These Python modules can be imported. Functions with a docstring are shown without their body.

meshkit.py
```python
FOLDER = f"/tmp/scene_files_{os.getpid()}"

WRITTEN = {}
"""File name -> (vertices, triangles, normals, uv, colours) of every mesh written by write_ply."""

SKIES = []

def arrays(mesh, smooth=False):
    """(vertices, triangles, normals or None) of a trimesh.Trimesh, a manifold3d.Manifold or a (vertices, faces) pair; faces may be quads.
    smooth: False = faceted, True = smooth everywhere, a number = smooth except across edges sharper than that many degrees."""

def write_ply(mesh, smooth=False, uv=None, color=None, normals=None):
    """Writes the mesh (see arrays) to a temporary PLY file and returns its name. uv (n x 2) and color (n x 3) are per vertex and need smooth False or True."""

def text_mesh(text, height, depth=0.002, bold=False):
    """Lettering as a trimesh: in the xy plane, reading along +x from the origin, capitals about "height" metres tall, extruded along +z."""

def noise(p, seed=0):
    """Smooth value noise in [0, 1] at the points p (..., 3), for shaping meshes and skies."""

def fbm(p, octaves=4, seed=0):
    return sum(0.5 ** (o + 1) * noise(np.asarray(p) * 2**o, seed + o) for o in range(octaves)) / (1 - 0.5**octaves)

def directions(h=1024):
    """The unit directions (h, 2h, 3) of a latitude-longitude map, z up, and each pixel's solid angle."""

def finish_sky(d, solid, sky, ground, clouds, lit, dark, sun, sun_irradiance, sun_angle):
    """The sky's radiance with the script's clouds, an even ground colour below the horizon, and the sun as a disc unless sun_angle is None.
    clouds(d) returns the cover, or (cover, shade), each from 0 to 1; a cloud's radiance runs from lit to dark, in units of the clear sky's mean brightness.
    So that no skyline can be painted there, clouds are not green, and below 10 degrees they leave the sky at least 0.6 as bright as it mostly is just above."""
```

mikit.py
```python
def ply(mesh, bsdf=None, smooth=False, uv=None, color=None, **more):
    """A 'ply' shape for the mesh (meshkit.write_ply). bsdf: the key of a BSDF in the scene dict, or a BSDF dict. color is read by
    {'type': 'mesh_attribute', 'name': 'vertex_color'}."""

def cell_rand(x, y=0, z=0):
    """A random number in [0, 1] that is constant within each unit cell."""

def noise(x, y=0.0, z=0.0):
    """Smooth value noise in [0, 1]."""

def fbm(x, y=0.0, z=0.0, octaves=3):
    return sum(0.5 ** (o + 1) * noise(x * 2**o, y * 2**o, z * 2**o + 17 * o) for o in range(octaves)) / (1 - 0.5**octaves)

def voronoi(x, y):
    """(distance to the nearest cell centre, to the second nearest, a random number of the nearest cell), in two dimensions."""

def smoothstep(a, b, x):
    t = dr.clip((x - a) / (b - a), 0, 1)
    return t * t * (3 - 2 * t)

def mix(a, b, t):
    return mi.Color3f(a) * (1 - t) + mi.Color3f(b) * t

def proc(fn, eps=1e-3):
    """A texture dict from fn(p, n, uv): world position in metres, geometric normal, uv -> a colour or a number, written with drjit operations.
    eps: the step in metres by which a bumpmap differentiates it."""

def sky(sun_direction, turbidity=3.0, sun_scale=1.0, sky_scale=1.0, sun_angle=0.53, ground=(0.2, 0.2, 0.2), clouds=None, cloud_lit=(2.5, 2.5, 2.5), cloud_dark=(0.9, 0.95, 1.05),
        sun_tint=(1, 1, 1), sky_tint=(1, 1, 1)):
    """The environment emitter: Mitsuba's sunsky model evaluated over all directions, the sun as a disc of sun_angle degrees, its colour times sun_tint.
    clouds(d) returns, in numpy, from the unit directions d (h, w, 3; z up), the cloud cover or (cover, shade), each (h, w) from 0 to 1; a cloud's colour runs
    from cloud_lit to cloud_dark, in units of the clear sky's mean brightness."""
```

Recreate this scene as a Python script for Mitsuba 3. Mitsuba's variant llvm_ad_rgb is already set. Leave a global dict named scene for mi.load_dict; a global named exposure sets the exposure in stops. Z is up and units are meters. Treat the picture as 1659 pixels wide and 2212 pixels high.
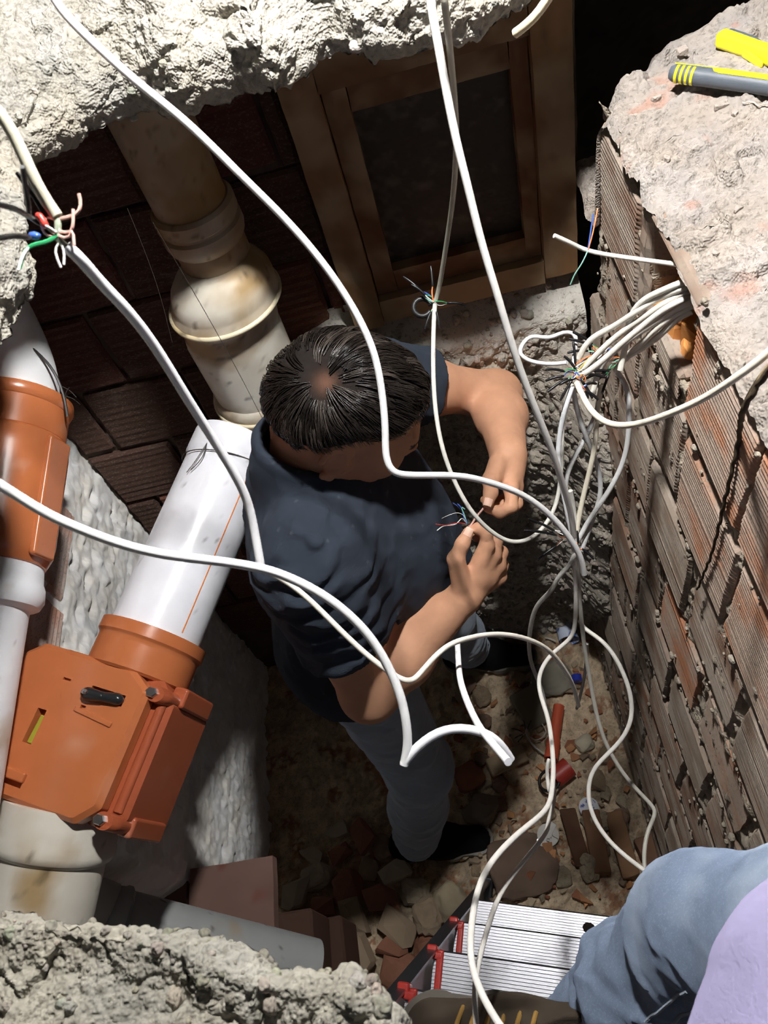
import math, random, numpy as np, trimesh, mitsuba as mi, mikit, meshkit, manifold3d as m3
from scipy.spatial import cKDTree
from scipy.interpolate import CubicSpline
T = mi.ScalarTransform4f
scene, labels = {'type': 'scene'}, {}
rng = np.random.default_rng(7)

# ------------------------------------------------------------------ camera, light, exposure
EYE = np.array([0.0, 0.0, 2.35])                     # the photographer's phone, pit floor at z = 0
ROLL, PITCH, YAW = np.radians([-21.3, 53.76, -11.23])
FOCAL = 1720.0                                       # pixels of a 1659 x 2212 picture
_f = np.array([np.sin(YAW) * np.cos(PITCH), np.cos(YAW) * np.cos(PITCH), -np.sin(PITCH)])
_r = np.cross(_f, [0, 0, 1]); _r /= np.linalg.norm(_r); _u = np.cross(_r, _f)
_R, _U = _r * np.cos(ROLL) + _u * np.sin(ROLL), -_r * np.sin(ROLL) + _u * np.cos(ROLL)
scene['camera'] = {'type': 'thinlens', 'aperture_radius': 0.0009, 'focus_distance': 1.25, 'fov_axis': 'x', 'fov': float(np.degrees(2 * np.arctan(829.5 / FOCAL))), 'near_clip': 0.02, 'far_clip': 50.0,
                   'to_world': T().look_at(origin=EYE.tolist(), target=(EYE + _f).tolist(), up=_U.tolist())}
exposure = 0.0
LAMP = np.array([0.10, 0.70, 2.62])
LAMP_RADIANCE = 2000.0
scene['room_light'] = {'type': 'constant', 'radiance': {'type': 'rgb', 'value': [0.026, 0.028, 0.029]}}

# ------------------------------------------------------------------ helpers
def at(x, y, d):                                     # a point of the world seen at pixel x, y at distance d along the view axis
    return EYE + (_f + _R * (x - 829.5) / FOCAL - _U * (y - 1106.0) / FOCAL) * d

def lin(*c):
    c = np.asarray(c, float) / 255.0
    return np.where(c <= 0.04045, c / 12.92, ((c + 0.055) / 1.055) ** 2.4)

def numbered(name):
    if name not in scene and not any(k.startswith(name + '__') for k in scene) and name not in labels: return name
    i = 1
    while f'{name}_{i:03d}' in scene or f'{name}_{i:03d}' in labels or any(k.startswith(f'{name}_{i:03d}__') for k in scene): i += 1
    return f'{name}_{i:03d}'

_count = {}
def key_for(name, parent=None):
    base = (parent + '__' if parent else '') + name
    n = _count.get(base, 0); _count[base] = n + 1
    return base if n == 0 else f'{base}_{n:03d}'

def obj(name, mesh, bsdf, parent=None, smooth=30, color=None, label=None, **more):
    k = key_for(name, parent)
    if color is not None:
        v, f, _ = meshkit.arrays(mesh)
        c = np.broadcast_to(np.asarray(color, float), (len(v), 3))
        if smooth not in (True, False):              # split by angle ourselves so that colours stay with their vertices
            tm = trimesh.Trimesh(v, f, process=False)
            tm.visual.vertex_colors = None
            v, f, c = split(v, f, c, smooth); smooth = True
        scene[k] = mikit.ply((v, f), bsdf, smooth=smooth, color=c, **more)
    else:
        scene[k] = mikit.ply(mesh, bsdf, smooth=smooth, **more)
    if label: labels[k] = {'label': label}
    return k

def split(v, f, c, angle):
    """Vertices doubled along edges sharper than the angle (each face corner joins the cluster of nearly parallel faces)."""
    n = np.cross(v[f[:, 1]] - v[f[:, 0]], v[f[:, 2]] - v[f[:, 0]])
    n /= np.linalg.norm(n, axis=1, keepdims=True) + 1e-20
    tm = trimesh.Trimesh(v, f, process=False)
    adj, ang = tm.face_adjacency, tm.face_adjacency_angles
    from scipy.sparse import coo_matrix
    from scipy.sparse.csgraph import connected_components
    ok = ang < math.radians(angle)
    a = adj[ok]; e = tm.face_adjacency_edges[ok]
    corner = {}
    nf = len(f)
    cid = np.arange(3 * nf).reshape(nf, 3)
    rows, cols = [], []
    for j in range(2):
        vv = e[:, j]
        ca = cid[a[:, 0], np.argmax(f[a[:, 0]] == vv[:, None], axis=1)]
        cb = cid[a[:, 1], np.argmax(f[a[:, 1]] == vv[:, None], axis=1)]
        rows.append(ca); cols.append(cb)
    g = coo_matrix((np.ones(sum(map(len, rows))), (np.concatenate(rows), np.concatenate(cols))), shape=(3 * nf, 3 * nf))
    _, lab = connected_components(g, directed=False)
    first = np.full(lab.max() + 1, -1); flat = f.ravel()
    first[lab] = flat
    return v[first], lab.reshape(nf, 3), c[first]

def tag(k, label=None, category=None, group=None, kind=None):
    d = labels.setdefault(k, {})
    for a, b in (('label', label), ('category', category), ('group', group), ('kind', kind)):
        if b: d[a] = b
    return k

def thing(name, label, category, group=None):
    k = key_for(name); tag(k, label, category, group); return k

def struct(k, label):
    tag(k, label, kind='structure'); return k

def cat(*ms):
    out_v, out_f, n = [], [], 0
    for m in ms:
        v, f, _ = meshkit.arrays(m)
        out_v.append(v); out_f.append(f + n); n += len(v)
    return np.vstack(out_v), np.vstack(out_f)

def fbm(p, scale, octaves=4, seed=0):
    return meshkit.fbm(np.asarray(p) / scale, octaves, seed)

def worley(p, scale, seed=0):
    """Distance (in cells) to the nearest random point, and that point's random number."""
    p = np.asarray(p) / scale
    i0 = np.floor(p).astype(np.int64)
    best = np.full(len(p), 9.0); who = np.zeros(len(p))
    for o in np.ndindex(3, 3, 3):
        c = i0 + np.array(o) - 1
        h = (c[:, 0] * 374761393 + c[:, 1] * 668265263 + c[:, 2] * 2147483647 + seed * 144665) & 0xFFFFFFFF
        r = []
        for k in range(4):
            h = ((h ^ (h >> 13)) * 1274126177) & 0xFFFFFFFF
            r.append(((h ^ (h >> 16)) & 0xFFFF) / 65535.0)
        d = np.linalg.norm(c + np.stack(r[:3], -1) - p, axis=1)
        m = d < best
        best[m] = d[m]; who[m] = r[3][m]
    return best, who

def grid_mesh(P, wrap_s=False, wrap_t=False):
    """Triangles of an (n, m, 3) grid of points."""
    n, m = P.shape[:2]
    i, j = np.meshgrid(np.arange(n if wrap_s else n - 1), np.arange(m if wrap_t else m - 1), indexing='ij')
    a, b, c, d = i * m + j, ((i + 1) % n) * m + j, ((i + 1) % n) * m + (j + 1) % m, i * m + (j + 1) % m
    q = np.stack([a, b, c, d], -1).reshape(-1, 4)
    return P.reshape(-1, 3), np.vstack([q[:, [0, 1, 2]], q[:, [0, 2, 3]]])

def vnormals(v, f):
    n = np.zeros_like(v); fn = np.cross(v[f[:, 1]] - v[f[:, 0]], v[f[:, 2]] - v[f[:, 0]])
    for k in range(3): np.add.at(n, f[:, k], fn)
    return n / (np.linalg.norm(n, axis=1, keepdims=True) + 1e-20)

def spline(pts, n=None, step=0.004):
    p = np.asarray(pts, float)
    if len(p) == 2: p = np.array([p[0], (p[0] + p[1]) / 2, p[1]])
    s = np.r_[0, np.cumsum(np.linalg.norm(np.diff(p, axis=0), axis=1) ** 0.5)]
    L = np.linalg.norm(np.diff(p, axis=0), axis=1).sum()
    n = n or max(6, int(L / step))
    return CubicSpline(s, p, bc_type='natural')(np.linspace(0, s[-1], n))

def sweep(points, radius, sides=10, caps=True, squash=None):
    """A round tube along points; radius a number or one per point. Frames are carried along without twisting."""
    p = np.asarray(points, float); n = len(p)
    t = np.gradient(p, axis=0); t /= np.linalg.norm(t, axis=1, keepdims=True) + 1e-12
    a = np.cross(t[0], [0.31, 0.2, 0.93]); a /= np.linalg.norm(a)
    A = np.zeros_like(p)
    for i in range(n):
        a = a - t[i] * (a @ t[i]); a /= np.linalg.norm(a) + 1e-12; A[i] = a
    B = np.cross(t, A)
    r = np.broadcast_to(radius, (n,))
    ph = np.arange(sides) * 2 * np.pi / sides
    ring = p[:, None] + r[:, None, None] * (np.cos(ph)[None, :, None] * A[:, None] + np.sin(ph)[None, :, None] * B[:, None])
    v, f = grid_mesh(ring, wrap_t=True)
    if caps:
        k = len(v); v = np.vstack([v, p[0], p[-1]])
        j = np.arange(sides); e = (n - 1) * sides
        f = np.vstack([f, np.stack([np.full(sides, k), (j + 1) % sides, j], -1)[:, ::-1] * 1, np.stack([np.full(sides, k + 1), e + j, e + (j + 1) % sides], -1)[:, ::-1]])
    return v, f[:, ::-1]

def frame(axis, hint=(0, 0, 1)):
    z = np.asarray(axis, float); z = z / np.linalg.norm(z)
    x = np.cross(hint, z)
    if np.linalg.norm(x) < 1e-6: x = np.cross([0, 1, 0], z)
    x /= np.linalg.norm(x)
    return np.stack([x, np.cross(z, x), z], 1)         # columns

def place(mesh, origin, M=np.eye(3)):
    v, f, _ = meshkit.arrays(mesh)
    return v @ M.T + np.asarray(origin), f

def lathe(profile, a, b, sides=48, close=True):
    """A profile of (distance along the axis in metres from a, radius) turned about the line a to b."""
    a, b = np.asarray(a, float), np.asarray(b, float)
    M = frame(b - a); ph = np.arange(sides) * 2 * np.pi / sides
    pr = np.asarray(profile, float)
    P = a + pr[:, None, 0:1] * M[:, 2] + pr[:, None, 1:2] * (np.cos(ph)[None, :, None] * M[:, 0] + np.sin(ph)[None, :, None] * M[:, 1])
    return grid_mesh(P, wrap_s=close, wrap_t=True)

def rbox(size, r=0.004, seg=6):
    """A box with rounded edges about the origin."""
    sx, sy, sz = (max(s / 2 - r, 1e-4) for s in size)
    s = m3.Manifold.sphere(r, seg * 4)
    return m3.Manifold.batch_hull([s.translate((x * sx, y * sy, z * sz)) for x in (-1, 1) for y in (-1, 1) for z in (-1, 1)])

def chamfer_box(size, c=0.004):
    """A box with chamfered edges, 44 triangles."""
    h = np.asarray(size) / 2
    pts = []
    for s in np.ndindex(2, 2, 2):
        s = np.array(s) * 2 - 1
        for k in range(3):
            q = h - c; q[k] = h[k]; pts.append(s * q)
    return trimesh.convex.convex_hull(np.array(pts))

def lump(p, seed, scale, amp, oct=3):
    return (fbm(p, scale, oct, seed) - 0.5) * 2 * amp

def stone(size, seed, rough=0.25, sub=2):
    m = trimesh.creation.icosphere(subdivisions=sub); v = np.array(m.vertices)
    v = np.sign(v) * np.abs(v) ** 0.75
    v *= (1 + rough * (fbm(v + seed * 3.7, 0.7, 3, seed) - 0.5) * 2)[:, None]
    return v * np.asarray(size) / 2, np.array(m.faces)

def shard(size, seed, n=14):
    """A broken flat chip: hull of random points, hard edges."""
    g = np.random.default_rng(seed)
    p = g.uniform(-1, 1, (n, 3)); p /= np.maximum(1, np.abs(p).max(1, keepdims=True) * 0.9)
    p = np.vstack([p * [1, 1, 1], p * [0.9, 0.9, -1]])
    h = trimesh.convex.convex_hull(p * np.asarray(size) / 2)
    return np.array(h.vertices), np.array(h.faces)

def rotz(a): c, s = np.cos(a), np.sin(a); return np.array([[c, -s, 0], [s, c, 0], [0, 0, 1.0]])
def rotx(a): c, s = np.cos(a), np.sin(a); return np.array([[1, 0, 0], [0, c, -s], [0, s, c]])
def roty(a): c, s = np.cos(a), np.sin(a); return np.array([[c, 0, s], [0, 1, 0], [-s, 0, c]])

# ------------------------------------------------------------------ materials
VC = {'type': 'mesh_attribute', 'name': 'vertex_color'}
def rgb(*c): return {'type': 'rgb', 'value': [float(x) for x in lin(*c)]}
def principled(key, color, rough, spec=0.5, **more):
    scene[key] = {'type': 'twosided', 'bsdf': {'type': 'principled', 'base_color': color, 'roughness': rough, 'specular': spec, **more}}
    return key
def bumped(key, color, rough, fn, scale, spec=0.5, eps=0.001, **more):
    scene[key] = {'type': 'twosided', 'bsdf': {'type': 'bumpmap', 'bump': mikit.proc(fn, eps), 'scale': scale, 'bsdf': {'type': 'principled', 'base_color': color, 'roughness': rough, 'specular': spec, **more}}}
    return key

principled('mat_matte', VC, 0.9, 0.15)                 # concrete, dirt, plaster, clay: colours per vertex
principled('mat_satin', VC, 0.45, 0.4)                 # dusty plastic
principled('mat_gloss', VC, 0.25, 0.5)                 # clean plastic
principled('mat_skin', VC, 0.55, 0.25)
principled('mat_hair', VC, 0.31, 0.6)
principled('mat_metal', {'type': 'rgb', 'value': [0.37, 0.37, 0.40]}, 0.40, 0.5, metallic=1.0)
principled('mat_steel', {'type': 'rgb', 'value': [0.55, 0.55, 0.56]}, 0.3, 0.5, metallic=1.0)
def speckled(key, fine, amount, dark, bump, rough=0.92):
    """Vertex colours broken up by fine dark and pale grains, on a sandy bump."""
    f1 = lambda p, n, uv: mikit.noise(p.x * fine, p.y * fine, p.z * fine)
    def grains(p, n, uv):
        a = mikit.noise(p.x * fine * 0.5 + 9, p.y * fine * 0.5, p.z * fine * 0.5)
        b = mikit.noise(p.x * fine * 1.7, p.y * fine * 1.7 + 5, p.z * fine * 1.7)
        return amount * mikit.smoothstep(0.52, 0.80, 0.6 * a + 0.4 * b)
    base = {'type': 'principled', 'base_color': VC, 'roughness': rough, 'specular': 0.2}
    pit = {'type': 'principled', 'base_color': {'type': 'rgb', 'value': [float(x) for x in lin(*dark)]}, 'roughness': rough, 'specular': 0.2}
    mixed = {'type': 'blendbsdf', 'weight': mikit.proc(grains), 'a': base, 'b': pit}
    scene[key] = {'type': 'twosided', 'bsdf': {'type': 'bumpmap', 'bump': mikit.proc(f1, 0.0006), 'scale': bump, 'bsdf': mixed} if bump else mixed}
speckled('mat_grain', 520, 0.50, (98, 91, 80), 0.0024)                # broken concrete, mortar
speckled('mat_denim', 1700, 0.22, (170, 182, 200), 0, 1.0)
speckled('mat_clay', 650, 0.6, (120, 112, 102), 0)               # dusty clay bricks
bumped('mat_cloth', VC, 1.0, lambda p, n, uv: mikit.noise(p.x * 900, p.y * 900, p.z * 900), 0.0007, 0.1, 0.0005, sheen=0.5)
bumped('mat_wood', VC, 0.6, lambda p, n, uv: mikit.fbm(p.x * 260, p.y * 260, p.z * 12, 2), 0.0010, 0.3)
# ------------------------------------------------------------------ the lamp above the hole (it hangs just above the picture)
lamp = thing('work_lamp', 'bare white bulb of a work lamp hanging on its flex above the hole', 'lamp')
bulb = trimesh.creation.icosphere(subdivisions=3, radius=0.035)
scene[lamp + '__bulb'] = mikit.ply(place(bulb, LAMP), None, smooth=True, emitter={'type': 'area', 'radiance': {'type': 'rgb', 'value': [LAMP_RADIANCE * c for c in (1.0, 0.985, 0.955)]}})
obj('socket', lathe([(0.0, 0.0), (0.0, 0.018), (0.05, 0.02), (0.055, 0.008), (0.055, 0)], LAMP + [0, 0, 0.034], LAMP + [0, 0, 0.2], 24, False), 'mat_satin', lamp, color=lin(30, 30, 32))
obj('flex', sweep(spline([LAMP + [0, 0, 0.08], LAMP + [0.01, 0.02, 0.5], LAMP + [0.0, 0.05, 1.2]], step=0.02), 0.004, 8), 'mat_satin', lamp, color=lin(30, 30, 32))

# ------------------------------------------------------------------ broken floor slab round the hole
def concrete_color(p, seed, base=(176, 172, 164), var=0.30):
    a, b, c = fbm(p, 0.09, 4, seed), fbm(p, 0.013, 3, seed + 5), fbm(p, 0.0035, 2, seed + 9)
    w = 1 + var * ((a - 0.5) * 2.2 + (b - 0.5) * 1.2 + (c - 0.5) * 0.9)
    warm = (fbm(p, 0.05, 3, seed + 21) - 0.5)[:, None] * np.array([0.10, 0.0, -0.16])
    return np.clip(lin(*base) * (np.clip(w, 0.3, 1.7)[:, None] + warm), 0.01, 0.9)

def rubble_relief(p, seed, big=0.020, mid=0.009, fine=0.0032):
    """Height of broken concrete: lumps of stone of several sizes between crumbled mortar."""
    warp = p + 0.012 * np.stack([fbm(p, 0.03, 3, seed + k) - 0.5 for k in range(3)], -1) * 2
    d1, r1 = worley(warp, 0.042, seed); d2, r2 = worley(warp, 0.017, seed + 3); d3, _ = worley(warp, 0.0085, seed + 5)
    h = big * (fbm(p, 0.12, 3, seed + 11) - 0.5) * 2.4
    h += mid * (np.sqrt(np.clip(1 - (d1 / 0.75) ** 2, 0, 1)) * (r1 > 0.35) - 0.4)
    h += 0.5 * mid * (np.sqrt(np.clip(1 - (d2 / 0.7) ** 2, 0, 1)) * (0.4 + 0.6 * r2) - 0.4)
    h += fine * (np.sqrt(np.clip(1 - (d3 / 0.8) ** 2, 0, 1)) - 0.5)
    h += fine * 2.0 * (fbm(p, 0.011, 3, seed + 13) - 0.5)
    d4, r4 = worley(p, 0.0052, seed + 17); h += 0.45 * fine * (np.sqrt(np.clip(1 - (d4 / 0.8) ** 2, 0, 1)) * (0.3 + r4) - 0.4)
    return h

def rim(contour, profile, n, seed, ts, **relief):
    """A slab's broken edge: the section profile (outward, up) carried along the contour of the hole, then roughened. Returns vertices, faces, colours."""
    c = np.asarray(contour, float)
    s = np.r_[0, np.cumsum(np.linalg.norm(np.diff(c, axis=0), axis=1))]
    u = np.linspace(0, s[-1], n)
    q = np.stack([np.interp(u, s, c[:, k]) for k in range(3)], -1)
    smooth = np.stack([np.interp(u, s, c[:, k]) for k in range(2)], -1)
    for _ in range(int(n * 0.5)): smooth[1:-1] = (smooth[:-2] + 2 * smooth[1:-1] + smooth[2:]) / 4
    t = np.gradient(smooth, axis=0); t /= np.linalg.norm(t, axis=1, keepdims=True)
    out = np.stack([-t[:, 1], t[:, 0], 0 * t[:, 0]], -1)
    pr = np.asarray(profile, float)
    pr = np.vstack([pr, pr[:1]])
    ps = np.r_[0, np.cumsum(np.linalg.norm(np.diff(pr, axis=0), axis=1))]
    tt = np.concatenate([np.linspace(ps[a], ps[a + 1], k, endpoint=False) for a, k in enumerate(ts)])
    o, h = np.interp(tt, ps, pr[:, 0]), np.interp(tt, ps, pr[:, 1])
    P = q[:, None] + out[:, None] * o[None, :, None] + np.array([0, 0, 1.0]) * h[None, :, None]
    v, f = grid_mesh(P, wrap_t=True)
    nn = vnormals(v, f)
    v2 = v + nn * rubble_relief(v, seed, **relief)[:, None]
    e = len(tt)                                          # end caps
    for base, flip in ((0, False), ((n - 1) * e, True)):
        k = len(v2); v2 = np.vstack([v2, v2[base:base + e].mean(0)])
        j = np.arange(e); tri = np.stack([np.full(e, k), base + j, base + (j + 1) % e], -1)
        f = np.vstack([f, tri[:, ::-1] if flip else tri])
    return v2, f

back = [(-0.62, -0.05, 1.84), (-0.58, 0.06, 1.86), (-0.50, 0.20, 1.88), (-0.45, 0.36, 1.90)]
for x, y in [(-0.42, 0.578), (-0.397, 0.695), (-0.424, 0.809), (-0.44, 0.90), (-0.445, 0.945), (-0.408, 0.983), (-0.367, 1.006), (-0.335, 1.028), (-0.313, 1.034), (-0.275, 1.012), (-0.236, 0.989), (-0.205, 0.998), (-0.176, 1.004), (-0.13, 0.971), (-0.099, 1.005), (-0.056, 1.034), (-0.014, 0.981), (0.025, 0.975), (0.075, 0.970), (0.125, 0.974), (0.156, 0.991), (0.201, 1.024)]:
    back.append((x * 0.43 / 0.47, y * 0.43 / 0.47, 1.92))
back += [(0.24, 0.97, 1.93), (0.37, 1.03, 1.94), (0.58, 1.10, 1.96)]
profile = [(0.012, -0.004), (0.0, 0.02), (0.004, 0.05), (0.03, 0.085), (0.09, 0.125), (0.22, 0.175), (0.55, 0.22), (0.55, -0.01), (0.14, -0.015)]
v, f = rim(back, profile, 1200, 3, [9, 16, 26, 42, 44, 10, 3, 4, 10], big=0.013, mid=0.0085, fine=0.0036)
ceil_key = obj('ceiling', (v, f), 'mat_grain', smooth=True, color=concrete_color(v, 2, (150, 146, 137), 0.36))
def gravel(name, parent, v, f, n, r0, r1, seed, tone, keep=lambda p: np.ones(len(p), bool)):
    """Small stones half sunk in a rough surface, spread evenly over its area: too many to count, so one part."""
    g = np.random.default_rng(seed)
    a = np.linalg.norm(np.cross(v[f[:, 1]] - v[f[:, 0]], v[f[:, 2]] - v[f[:, 0]]), axis=1)
    a = a * keep(v[f].mean(1)); t = g.choice(len(f), n, p=a / a.sum())
    shapes = [stone((1, 1, 1), seed + k, 0.5, 1) for k in range(24)]
    ms, cs = [], []
    for k, i in enumerate(t):
        r = r0 + (r1 - r0) * g.random() ** 2.5
        sv, sf = shapes[k % 24]
        ms.append((sv @ rotz(g.uniform(0, 6)).T @ rotx(g.uniform(0, 6)).T * 2 * r * g.uniform(0.8, 1.25, 3) + v[f[i]].mean(0), sf))
        cs.append(np.tile(lin(*tone) * g.uniform(0.6, 1.2) * (1 + g.uniform(-.06, .06, 3)), (len(sv), 1)))
    k = obj(name, cat(*ms), 'mat_grain', parent, smooth=True, color=np.clip(np.vstack(cs), .01, .9)); tag(k, kind='stuff')
gravel('gravel', ceil_key, v, f, 1300, 0.0014, 0.0065, 2100, (156, 152, 142), lambda p: (p[:, 2] > 1.90) & (p[:, 1] > 0.2) & (p[:, 2] < 2.12))
struct(ceil_key, 'broken edge of the concrete floor slab over the pit, seen from its rough top')

front = [(-0.08, -0.12, 1.78), (-0.10, -0.02, 1.79), (-0.112, 0.035, 1.80), (-0.140, 0.058, 1.80), (-0.196, 0.070, 1.80), (-0.255, 0.098, 1.80), (-0.33, 0.118, 1.80), (-0.395, 0.13, 1.80), (-0.48, 0.13, 1.80), (-0.60, 0.10, 1.80)][::-1]
front = [(x, y, z) for x, y, z in front]
profile_f = [(0.012, -0.05), (0.0, -0.02), (0.004, -0.006), (0.012, 0.0), (0.035, -0.012), (0.10, 0.0), (0.30, 0.01), (0.30, -0.10), (0.10, -0.09)]
v, f = rim(front[::-1], profile_f, 560, 31, [5, 5, 8, 16, 60, 70, 4, 6, 12], big=0.005, mid=0.007)
ff = obj('floor_slab', (v, f), 'mat_grain', smooth=True, color=concrete_color(v, 17, (140, 136, 126), 0.4))
gravel('gravel', ff, v, f, 1300, 0.0012, 0.0055, 2200, (140, 136, 124), lambda p: p[:, 2] > 1.765)
struct(ff, 'crumbling near edge of the concrete floor, grey gravel showing')

# ------------------------------------------------------------------ pit floor: trodden dirt
gx, gy = np.meshgrid(np.linspace(-1.05, 0.42, 330), np.linspace(-0.35, 1.25, 360), indexing='ij')
P = np.stack([gx, gy, 0 * gx], -1)
p2 = P.reshape(-1, 3)
h = 0.05 * (fbm(p2, 0.22, 4, 40) - 0.5) * 2 + 0.010 * (fbm(p2, 0.03, 3, 41) - 0.5) * 2
d, r = worley(p2, 0.03, 44); h += 0.012 * np.sqrt(np.clip(1 - (d / 0.6) ** 2, 0, 1)) * (r > 0.5)
d, r = worley(p2, 0.013, 45); h += 0.006 * np.sqrt(np.clip(1 - (d / 0.6) ** 2, 0, 1)) * (r > 0.35)
FLOOR_H = h.reshape(gx.shape)
def floor_z(x, y):
    i = np.clip((np.asarray(x) + 1.05) / 1.47 * 329, 0, 329).astype(int); j = np.clip((np.asarray(y) + 0.35) / 1.6 * 359, 0, 359).astype(int)
    return FLOOR_H[i, j]
P[..., 2] = FLOOR_H
v, f = grid_mesh(P)
a, b, c = fbm(v, 0.12, 4, 50), fbm(v, 0.02, 3, 51), r
col = lin(198, 178, 152) * (1 + 0.5 * (a - 0.5) * 2 + 0.5 * (b - 0.5) * 2)[:, None]
clay = np.clip((fbm(v, 0.06, 3, 53) - 0.56) * 9, 0, 1)[:, None] * (c[:, None] > 0.4)
col = col * (1 - clay * 0.7) + lin(150, 92, 58) * clay * 0.7
fl = obj('floor', (v, f), 'mat_grain', smooth=True, color=np.clip(col, 0.01, 0.8))
struct(fl, 'dirt floor of the pit strewn with rubble')

# ------------------------------------------------------------------ hollow clay bricks with combed faces
def comb_brick(size, ribs, seed, chip=0.004):
    """A brick of size (length, thickness, height): its outer face (-y side) is combed with ribs along its length; corners knocked about."""
    L, D, H = size
    g = np.random.default_rng(seed)
    n = ribs * 2 + 1
    z = np.linspace(-H / 2 + 0.005, H / 2 - 0.005, n)
    depth = np.where(np.arange(n) % 2 == 0, 0.0, 0.0015) + g.normal(0, 0.00025, n)
    prof = [(D / 2, -H / 2), (-D / 2 + 0.006, -H / 2)] + [(-D / 2 + q, t) for q, t in zip(depth, z)] + [(-D / 2 + 0.006, H / 2), (D / 2, H / 2)]
    prof = np.array(prof)
    jag = [chip * 3.0 * (fbm(np.stack([np.full(len(prof), 7.1 * q), prof[:, 1] * 1.0, np.full(len(prof), seed * 0.37)], -1), 0.035, 3, seed + q) - 0.5) for q in (0, 1)]
    xs = np.r_[-L / 2, np.linspace(-L / 2 + 0.005, L / 2 - 0.005, 14), L / 2]
    P = np.zeros((16, len(prof), 3))
    for i, x in enumerate(xs):
        P[i, :, 0] = x + (jag[i > 0] if i in (0, 1, 14, 15) else 0)
        P[i, :, 1] = np.where(prof[:, 0] < 0, -D / 2 + 0.006, prof[:, 0]) if i in (0, 15) else prof[:, 0]
        P[i, :, 2] = prof[:, 1]
    v, f = grid_mesh(P, wrap_t=True)
    m = len(prof); k = len(v)
    v = np.vstack([v, P[0].mean(0), P[15].mean(0)])
    j = np.arange(m)
    f = np.vstack([f, np.stack([np.full(m, k), j, (j + 1) % m], -1), np.stack([np.full(m, k + 1), 15 * m + (j + 1) % m, 15 * m + j], -1)])
    return v, f

def brick_color(v, base, seed, dust=0.5, dustc=(164, 154, 142)):
    a, b = fbm(v, 0.08, 4, seed), fbm(v, 0.012, 3, seed + 3)
    c = lin(*base) * (1 + 0.5 * (a - 0.5) + 0.35 * (b - 0.5))[:, None]
    d = np.clip((fbm(v, 0.05, 4, seed + 7) - 0.5 + dust - 0.5) * 4 + 0.5, 0, 1)[:, None] * 0.75
    return np.clip(c * (1 - d) + lin(*dustc) * d, 0.01, 0.9)

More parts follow.
